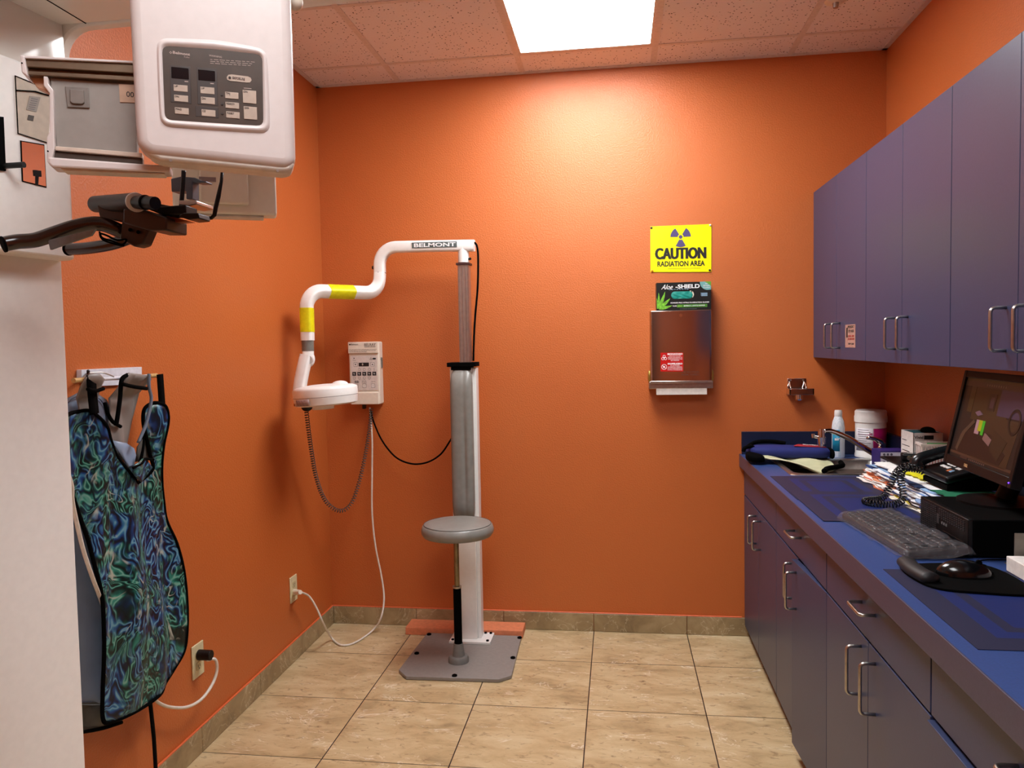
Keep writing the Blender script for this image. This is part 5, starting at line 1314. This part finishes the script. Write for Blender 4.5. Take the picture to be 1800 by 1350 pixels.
onface([(49, 202), (59, 204), (57, 213), (47, 211)], .0012, .002, mat('dark_label', '4a4540', .6), 'dark_label')
onface([(35, 247), (77, 254), (81, 330), (38, 319)], .0, .0015, M_BLACKM, 'mirror_frame')
mi = onface([(36.5, 249), (76, 256), (79.5, 328), (39.5, 318)], .0015, .0022, mat('mirror_glass', 'f0e0dc', .03, 1, grain=0), 'mirror')
onface([(57, 299), (70, 300.5), (70.5, 311), (58, 309.5)], .002, .004, M_BLACK, 'plug_reflection', mi); onface([(61, 309), (66, 310), (65, 326), (61, 325)], .002, .0035, M_BLACK, 'plug_reflection', mi)  # black plug shape laid on the glass to stand for a reflection
hb = onface([(-6, 205), (4, 206), (8, 301), (-6, 299)], .0005, .004, M_BLACKM, 'guide_slot')
f0 = face(5, 292); MB().cyl(Mk @ Vector((f0[0], f0[1], 0)), Mk @ Vector((f0[0]+.008, f0[1], .045*sg_)), .0055, seg=14).build('lever', M_BLACK, ca)
# sloping shoulder catching the ceiling light, and the overhead arm
# arm with a rounded inner corner, extruded along the face direction
zu = at(225, 50, 'y', -2.12).z
xi = at(123, 95, 'y', -2.12).x
xo = xi
prof = [(.03, ztop+.01), (xo, ztop+.01), (xo, zu-.075)]
for k in range(1, 9):
    a = PI/2*k/8; prof.append((xo+.06-.06*math.cos(a), zu-.06+.06*math.sin(a)))
prof += [(xo+.42, zu+.006), (1.06, zu+.02), (1.06, zu+.15), (.03, zu+.15)]
M_GL = mat('gloss_white_enamel', 'e8e4dc', .3, spec=.5, grain=.0)
b = MB(); b.prism(prof, 0, .03, M=Matrix(((1, 0, 0, 0), (0, 0, -1, -2.12), (0, 1, 0, 0), (0, 0, 0, 1))))
b.bx(.03, 1.06, -2.42, -2.1495, zu+.004, zu+.15); b.bx(.03, .42, -2.84, -2.4195, zu+.004, zu+.15)
b.build('overhead_arm', M_GL, px, smooth=35, bev=.005)
MB().bx(.332, .334, -2.83, -2.152, zu+.0028, zu+.008).build('arm_seam', M_BLACKM, px, smooth=None)
# upper body: glossy side panel, turned and tipped to mirror the ceiling light
a9, t3 = math.radians(9), math.radians(3)
nU = Vector((math.cos(a9)*math.cos(t3), -math.sin(a9)*math.cos(t3), math.sin(t3)))
dU = Vector((math.sin(a9), math.cos(a9), 0)); MU = frame(Vector((.272, -2.2, 2.05)), dU, nU.cross(dU))
b = MB(); b.bx(-.62, .048, -.10, .075, -.22, 0, M=MU); b.build('upper_body', mat('polished_white_enamel', 'e8e4dc', .09, spec=.6, grain=.0), px, smooth=None)
# rotating head: box with key pad
U_ = Vector((.9, .436, 0)).normalized(); N_ = Vector((.436, -.9, 0)).normalized()
Pp = Vector((.8135, -2.511, 1.8284))
MH = frame(Pp, U_, (0, 0, 1))
assert MH.to_3x3().col[2].dot(N_) > 0
def hp(u, v, off=0):
    d = FW+RT*((u-900)/FPX)-UP*((v-675)/FPX); p0 = Pp+N_*off; t = (p0-CP).dot(N_)/d.dot(N_); p = CP+d*t
    return Vector(((p-Pp).dot(U_), p.z-Pp.z, off))
zt = .42
hx0, hx1, hz0 = -.119, .126, -.118
b = MB()
# vase-like front shell: straight box narrowing at the bottom with a big radius
o_ = [(hx0-.0045, zt), (hx0, hz0+.05)]+[(hx0+.03-.03*math.cos(a), hz0+.03-.03*math.sin(a)) for a in [PI/2*k/6 for k in range(1, 7)]]
o_ += [(hx1-.022+.022*math.sin(a), hz0-.010+.022-.022*math.cos(a)) for a in [PI/2*k/6 for k in range(0, 7)]]+[(hx1+.001, .1), (hx1-.001, zt)]
b.prism(o_, -.058, 0, M=MH)
hb_ = b.build('head_box', M_PWH, px, smooth=50, bev=.017, seg=5)
o2 = [(hx0+.008, hz0+.03), (hx0+.016, hz0+.002), (hx0+.035, hz0-.006), (hx1-.022, hz0-.015), (hx1-.008, hz0-.012), (hx1-.003, hz0-.0), (hx1-.006, hz0+.03)]
MB().prism(o2, -.057, -.007, M=MH).build('bottom_cover', mat('head_bottom_cream', 'd9d2c6', .4), px, smooth=40, bev=.006)
b = MB()
for x, z in ((hx0+.05, hz0-.0045), (hx1-.03, hz0-.0125)): b.cyl((x, z, -.010), (x, z, -.0065), .0024, M=MH, seg=10)
b.build('screw', M_STEEL, px)
# recess rim and key pad
pad = [hp(*q, .001) for q in ((290, 82), (376, 88), (448, 97), (459, 106), (463, 216), (457, 221), (300, 211), (291, 203), (286, 92))]
def quadmap(u, v): return hp(u, v, 0)
def pr_(pts, z0, z1, m, name, par, bev=0, r=None):
    q = [hp(*p, 0) for p in pts]
    return MB().prism([(p.x, p.y) for p in q], z0, z1, M=MH).build(name, m, par, smooth=40 if bev else None, bev=bev)
def rnd_poly(pts, r, n=4):
    P_ = [hp(*p, 0) for p in pts]; out = []
    L_ = len(P_)
    for i in range(L_):
        a_, b_, c_ = P_[i-1], P_[i], P_[(i+1) % L_]
        s_ = b_+(a_-b_).normalized()*r; e_ = b_+(c_-b_).normalized()*r
        for k in range(n+1):
            t = k/n; out.append(((1-t)**2*s_+2*t*(1-t)*b_+t*t*e_))
    return [(p.x, p.y) for p in out]
rimo = rnd_poly([(274, 66), (380, 70), (470, 86), (476, 236), (281, 223)], .019)
rimi = rnd_poly([(285, 81), (376, 87), (461, 97), (463, 222), (290, 211)], .011)
b = MB()
n_ = len(rimo); R0 = [b.bm.verts.new(MH @ Vector((x, y, .0002))) for x, y in rimo]
mid_ = [((a[0]+c[0])/2, (a[1]+c[1])/2) for a, c in zip(rimo, rimi)]
R1 = [b.bm.verts.new(MH @ Vector((x, y, .0075))) for x, y in mid_]; R2 = [b.bm.verts.new(MH @ Vector((x, y, .0010))) for x, y in rimi]
for A1, B1 in ((R0, R1), (R1, R2)):
    for i in range(n_): b.bm.faces.new((A1[i], A1[(i+1) % n_], B1[(i+1) % n_], B1[i]))
b.build('panel_rim', M_PWH, hb_, smooth=180, sub=1)
kp = MB().prism(rimi, 0, .0016, M=MH).build('key_pad', mat('brown_key_pad', '463a32', .3, grain=.08, gscale=25, coat=.3), hb_, smooth=None)
def K(x0, y0, x1, y1, c, name, z=.0026, sl=.085):
    """key at photo-survey corners, sheared with the panel"""
    pts_ = [(x0, y0), (x1, y0+(x1-x0)*sl), (x1+(y1-y0)*.03, y1+(x1-x0)*sl), (x0+(y1-y0)*.03, y1)]
    return pr_(pts_, .0012, z, c, name, kp, bev=.0004)
kb_ = mat('beige_key', 'b3a090', .35); dkp = mat('dark_key_field', '3a302c', .35); dsp = mat('display_black', '150f12', .15)
# zoom frame -> photo: x = 270+X/8.438, y = 70+Y/8.438
zz = lambda X, Y: (270+X/8.438, 70+Y/8.438)
def KZ(X0, Y0, X1, Y1, c, name, z=.0026):
    a = zz(X0, Y0); e = zz(X1, Y1); s = .085
    return K(a[0], a[1], e[0], e[1], c, name, z, s)
for (X0, Y0, X1, Y1) in ((240, 380, 545, 930), (640, 415, 940, 960), (620, 985, 960, 1140)): KZ(X0, Y0, X1, Y1, dkp, 'key_field', .0020)
KZ(262, 405, 520, 575, dsp, 'display', .0024); KZ(660, 445, 910, 605, dsp, 'display', .0024)
keys = [(298, 668, 505, 765, 'UP'), (305, 820, 512, 915, 'DN'), (315, 1005, 522, 1100, 'MAG'), (694, 700, 902, 800, 'UP'), (702, 850, 908, 948, 'DN'), (712, 1035, 918, 1132, 'CE'),
        (1060, 775, 1258, 872, 'TMJ'), (1066, 925, 1268, 1015, 'READY'), (1076, 1065, 1276, 1160, 'RESET'), (1320, 748, 1520, 940, 'ON'), (1335, 990, 1532, 1178, 'OFF')]
for X0, Y0, X1, Y1, s_ in keys:
    k_ = KZ(X0, Y0, X1, Y1, kb_, 'key')
    a = hp(*zz(X0+12, Y0+26), 0)
    text('lettering', s_, .0042, MH @ Matrix.Translation((a.x, a.y, .0028)) @ Matrix.Rotation(-.045, 4, 'Z'), M_INK, k_, align='LEFT')
pl_ = [zz(1085, 560), zz(1110, 525), zz(1160, 520), zz(1400, 550), zz(1440, 570), zz(1455, 605), zz(1430, 640), zz(1390, 642), zz(1130, 615), zz(1092, 595)]
pr_(pl_, .0012, .0024, kb_, 'exposure_strip', kp)
a = hp(*zz(1130, 570), 0); MB().cyl(MH @ Vector((a.x, a.y, .002)), MH @ Vector((a.x, a.y, .0032)), .0021, seg=14).build('lamp', mat('dark_lamp', '2a1c18', .3), kp)
a = hp(*zz(1262, 583), 0); text('lettering', 'EXPOSURE', .005, MH @ Matrix.Translation((a.x, a.y, .0027)) @ Matrix.Rotation(-.045, 4, 'Z'), mat('brown_ink', '4a3430', .6), kp, bold=.0001, fit=.019)
pk = mat('pale_pink_ink', 'b09a90', .5)
a = hp(*zz(412, 210), 0); text('lettering', 'Belmont', .006, MH @ Matrix.Translation((a.x, a.y, .0018)) @ Matrix.Rotation(-.045, 4, 'Z'), pk, kp, bold=.00015, fit=.0255)
a = hp(*zz(255, 195), 0); MB().lathe([(.0012, 0), (.0021, 0), (.0021, .0003), (.0012, .0003)], M=MH @ Matrix.Translation((a.x, a.y, .0017)), seg=4).build('emblem', pk, kp, smooth=None)
a = hp(*zz(495, 265), 0); text('lettering', 'Xcaliber', .0035, MH @ Matrix.Translation((a.x, a.y, .0018)) @ Matrix.Rotation(-.045, 4, 'Z'), pk, kp, fit=.009)
a = hp(*zz(920, 252), 0); text('lettering', 'WARNING', .004, MH @ Matrix.Translation((a.x, a.y, .0018)) @ Matrix.Rotation(-.045, 4, 'Z'), pk, kp, fit=.0195)
b = MB()
for r_ in range(3):
    x = 840
    while x < 1480-r_*40:
        w_ = rnd.uniform(30, 90); a = hp(*zz(x, 295+r_*28+(x-840)*.06), 0); b.bx(a.x, a.x+w_/8.438/1080, a.y-.0004, a.y+.0003, .0016, .0019, M=MH); x += w_+22
a = hp(*zz(1395, 725), 0); b.bx(a.x-.006, a.x+.006, a.y-.0005, a.y+.0005, .0016, .0019, M=MH)
for X, Y in ((490, 625), (870, 655)):
    a = hp(*zz(X, Y), 0); b.bx(a.x-.0028, a.x+.0025, a.y-.0006, a.y+.0006, .0016, .0022, M=MH)
b.build('print_lines', pk, kp, smooth=None)
b = MB()
for X, Y in ((1012, 820), (1018, 955), (1022, 1095)):
    a = hp(*zz(X, Y), 0); b.cyl(MH @ Vector((a.x, a.y, .0015)), MH @ Vector((a.x, a.y, .0028)), .0019, seg=12)
b.build('lamp', dkp, kp)
# cassette carriage: rails to the left behind the head box
of = -.055
def hl(u, v): return hp(u, v, of)
def cs_(pts, z0, z1, m, name, par, bev=0, sm=None):
    q = [hl(*p) for p in pts]
    return MB().prism([(p.x, p.y) for p in q], z0, z1, M=MH).build(name, m, par, smooth=sm, bev=bev)
cg = cs_([(86, 134), (240, 146), (240, 272), (98, 262)], of-.03, of-.006, M_PG, 'cassette', px, bev=.002)
cs_([(113, 150), (155, 152), (157, 189), (117, 187)], of-.006, of-.0035, mat('latch_grey', '786f68', .45), 'latch_plate', cg, bev=.0012)
cs_([(122, 156), (147, 158), (148, 180), (144, 182.5), (127, 181.5), (123, 178)], of-.0045, of-.0005, mat('latch_grey', '786f68', .45), 'latch', cg, bev=.001)
cs_([(208, 146), (240, 148), (240, 179), (210, 178)], of-.006, of-.0045, mat('beige_label', 'bc9a80', .5), 'number_label', cg)
a = hl(228, 165); text('lettering', '00', .012, MH @ Matrix.Translation((a.x, a.y, of-.0042)) @ Matrix.Rotation(-.04, 4, 'Z'), M_INK, cg)
rl = mat('bronze_rail', '7a6754', .35, .7)
for (ya, yb, nm) in ((104, 118, 't'), (118, 124, 'm'), (124, 131, 'b')):
    cs_([(46, ya+1), (240, ya+11), (240, yb+12.5), (48, yb+1)], of-.02, of+{'t': .004, 'm': -.004, 'b': .002}[nm], rl, 'upper_rail', px, bev=.0012)
cs_([(38, 100), (240, 110), (240, 114), (40, 105)], of-.03, of+.008, M_PWH, 'rail_cap', px, bev=.001)
cs_([(38, 100), (46, 101), (52, 138), (41, 131)], of-.03, of+.010, M_PWH, 'rail_end', px, bev=.002)
cs_([(48, 128), (92, 131), (92, 140), (84, 160), (60, 148)], of-.03, of-.012, mat('orange_tan_bracket', 'd2a585', .5), 'bracket', px, bev=.001)
cs_([(77, 135), (85, 136), (86, 148), (95, 160), (96, 233), (97, 262), (90, 292), (84, 285), (83, 243), (88, 232), (88, 165), (78, 152)], of-.03, of+.004, M_PWH, 'side_arm', px, bev=.0015)
cs_([(97, 257), (250, 269), (250, 277), (97, 264)], of-.02, of+.001, mat('rail_cream', 'cbb8a8', .45), 'lower_rail', px, bev=.001)
cs_([(90, 265), (250, 277), (250, 288), (92, 276)], of-.02, of-.004, mat('rail_brown', '4f443c', .4, .4), 'lower_rail_groove', px, bev=.001)
cs_([(86, 277), (260, 290), (300, 292), (300, 304), (240, 302), (92, 295), (86, 288)], of-.035, of+.006, M_PWH, 'lower_housing', px, bev=.003)
cs_([(105, 295), (260, 303), (290, 304), (290, 307), (230, 305), (112, 300)], of-.03, of-.0, mat('head_bottom_cream', 'd9d2c6', .4), 'housing_underside', px, bev=.002)
b = MB(); 
for q in ((42, 115), (87, 268.5)):
    a = hl(*q); b.cyl(MH @ Vector((a.x, a.y, of+.009)), MH @ Vector((a.x, a.y, of+.0108)), .0012, seg=10)
b.build('screw', M_BLACKM, px)
# hub above joining head box, tube head and overhead arm
MB().bx(-.10, .10, .46, .54, -.62, .0, M=MH).bx(-.06, .06, .41, .47, -.05, -.01, M=MH).build('rotating_beam', M_PW, px, bev=.02, seg=4)
MB().cyl(MH @ Vector((.0, .53, -.30)), MH @ Vector((.0, .60, -.30)), .07).build('pivot', M_PW, px)
MB().sph(hp(521, 4, -.06) and MH @ hp(519, 4, -.07), .0135, (1, 1, 1.1)).cyl(MH @ hp(519, 0, -.07), MH @ (hp(519, 4, -.07)+Vector((0, .2, 0))), .0135).build('side_knob', mat('cream_knob', 'd4c9b8', .4), px)
# tube head
M_TH = mat('tube_head_white', 'e6e4d6', .35, grain=.01)
ot = -.56
hq = lambda u, v: hp(u, v, ot)
xL, xR, zB = hq(303, 350).x, hq(486, 350).x, hq(440, 377).y
MB().bx(xL, xR, zB, .12, ot-.055, ot, M=MH).build('tube_head', M_TH, px, bev=.007, seg=3)
MB().bx(xR-.034, xR-.008, .11, .48, ot-.045, ot-.01, M=MH).build('tube_neck', M_TH, px, bev=.005)
cxl, cxr, czb, czt = hp(352, 350, ot+.02).x, hp(437, 350, ot+.02).x, hp(400, 357, ot+.02).y, hp(400, 313, ot+.02).y
MB().bx(cxl, cxr, czb, .10, ot-.001, ot+.02, M=MH).build('tube_cover', M_TH, px, bev=.003, seg=2)
MB().bx(cxl-.001, cxl+.035, czt-.010, czt, ot+.019, ot+.0215, M=MH).build('cover_slot', mat('mauve_grey', '8c7f84', .5), px, smooth=None)
MB().bx(xL+.03, xR-.03, zB-.006, zB, ot-.05, ot-.01, M=MH).build('tube_underside', mat('pale_underside', 'c9c8c0', .4), px, bev=.002)
# chin rest / bite support with hand grips
def G3(u, v, y=-2.33): return at(u, v, 'y', y)
M_BR = mat('smoked_brown_plastic', '2c1a14', .22, spec=.6)
M_DB = mat('dark_brown_metal', '33261f', .4, .3)
cr = thing('chin_rest', 'dark chin rest with two brown hand grips, in front of the panoramic machine', 'chin rest', G3(250, 390))
for (pts_, yy, r_) in (([(8, 429), (30, 425), (62, 422), (95, 411), (128, 400), (155, 394), (178, 394), (200, 401), (214, 408)], (-2.47, -2.36), .0133), ([(122, 438), (145, 437), (170, 434), (200, 428), (228, 418), (250, 407), (256, 398), (240, 396)], (-2.30, -2.36), .0118)):
    n_ = len(pts_); q = crom([G3(p[0], p[1], yy[0]+(yy[1]-yy[0])*i/(n_-1)) for i, p in enumerate(pts_)], 6)
    hg = MB().tube(q, r_, 18).build('hand_grip', M_BR, cr, smooth=180)
    MB().cyl(q[0], q[0]-(q[2]-q[0]).normalized()*.004, r_*1.08, seg=18).build('end_cap', M_BLACKM, hg)
def poly3(pts, y0, y1, m, name, par, bev=.002):
    ym = y0
    q = [G3(p[0], p[1], ym) for p in pts]
    return MB().prism([(p.x, p.z) for p in q], 0, y1-y0, M=Matrix(((1, 0, 0, 0), (0, 0, -1, y1), (0, 1, 0, 0), (0, 0, 0, 1)))).build(name, m, par, smooth=40, bev=bev)
M_SL = mat('smoky_blue_film', '6d7a80', .25, grain=.05)
poly3([(84, 422), (168, 402), (160, 414), (88, 439)], -2.44, -2.435, M_SL, 'blue_sleeve', cr, .0005)
a0_, a1_ = G3(168, 359, -2.34), G3(238, 355, -2.40)
MB().cyl(a0_, a1_, .0155, .0165).sph(a0_, .0155, (.5, .8, 1)).build('adjuster_barrel', M_DB, cr, smooth=60)
poly3([(170, 360), (225, 360), (222, 392), (175, 382)], -2.37, -2.34, M_DB, 'barrel_bracket', cr)
MB().cyl(a1_, G3(240, 356, -2.41), .0172).build('barrel_ring', mat('pale_grey_cap', 'c9c8c4', .4), cr)
MB().cyl(G3(240, 356, -2.41), G3(256, 356, -2.425), .0115, .0135).cyl(G3(252, 356, -2.42), G3(273, 357, -2.435), .0118, .0112).build('adjuster_knob', M_BLACK, cr)
poly3([(216, 366), (245, 366), (292, 382), (292, 405), (262, 405), (216, 392)], -2.40, -2.33, M_DB, 'bracket_block', cr, .003)
poly3([(214, 386), (262, 402), (250, 430), (236, 434), (210, 420)], -2.38, -2.35, M_DB, 'grip_mount', cr, .003)
b = MB()
for q in ((229, 404), (243, 408)): b.cyl(G3(*q, -2.382), G3(*q, -2.386), .0035, seg=12)
b.build('screw', M_BLACKM, cr)
poly3([(250, 352), (320, 366), (322, 374), (290, 380), (255, 366)], -2.36, -2.33, M_DB, 'top_slide', cr)
poly3([(276, 363), (326, 360), (327, 376), (290, 378), (276, 372)], -2.39, -2.35, M_BLACK, 'rod_clamp', cr)
poly3([(322, 374), (348, 374), (350, 384), (330, 386), (312, 380)], -2.40, -2.36, M_BLACK, 'rod_clamp', cr)
poly3([(292, 378), (335, 389), (292, 392)], -2.37, -2.35, mat('copper_plate', 'a86442', .35, .5), 'copper_wedge', cr, .001)
MB().tube(crom([G3(323, 300), G3(322, 320), G3(320, 345), G3(318, 372)], 5), .0042, 12).build('support_rod', M_BLACK, cr, smooth=180)
MB().tube([G3(391, 296), G3(389, 320), G3(384, 345), G3(379, 366), G3(377, 378), G3(372, 383), G3(363, 384), G3(350, 383)], [.0028, .0030, .0042, .0040, .0038, .0035, .0032, .003], 12).build('temple_rod', M_BLACK, cr, smooth=180)
M_BB = mat('blue_grey_plastic', '50606e', .35)
poly3([(300, 314), (318, 310), (342, 312), (352, 317), (362, 318), (362, 321), (345, 321), (338, 318), (338, 350), (327, 350), (327, 336), (301, 337)], -2.31, -2.285, M_BB, 'bite_block', cr, .002)
poly3([(314, 352), (345, 352), (346, 359), (330, 362), (314, 360)], -2.36, -2.30, M_STEEL, 'bite_holder', cr, .0015)
MB().tube(crom([G3(175, 408, -2.40), G3(180, 418, -2.41), G3(198, 424, -2.41), G3(215, 430, -2.40), G3(222, 421, -2.39), G3(205, 422, -2.40), G3(188, 414, -2.41), G3(176, 411, -2.41), G3(182, 422, -2.41), G3(206, 430, -2.40), G3(218, 432, -2.39)], 6), .0018, 8).build('tie_cord', M_BLACKM, cr, smooth=180)
# ---------------------------------------------------------------- world and view
w_ = bpy.data.worlds.new('world'); SC.world = w_; w_.use_nodes = True
w_.node_tree.nodes['Background'].inputs[0].default_value = (.9, .95, 1, 1); w_.node_tree.nodes['Background'].inputs[1].default_value = .3
SC.view_settings.view_transform = 'Standard'; SC.view_settings.look = 'None'
SC.view_settings.gamma = 1; SC.view_settings.use_curve_mapping = False
SC.view_settings.exposure = 0.14
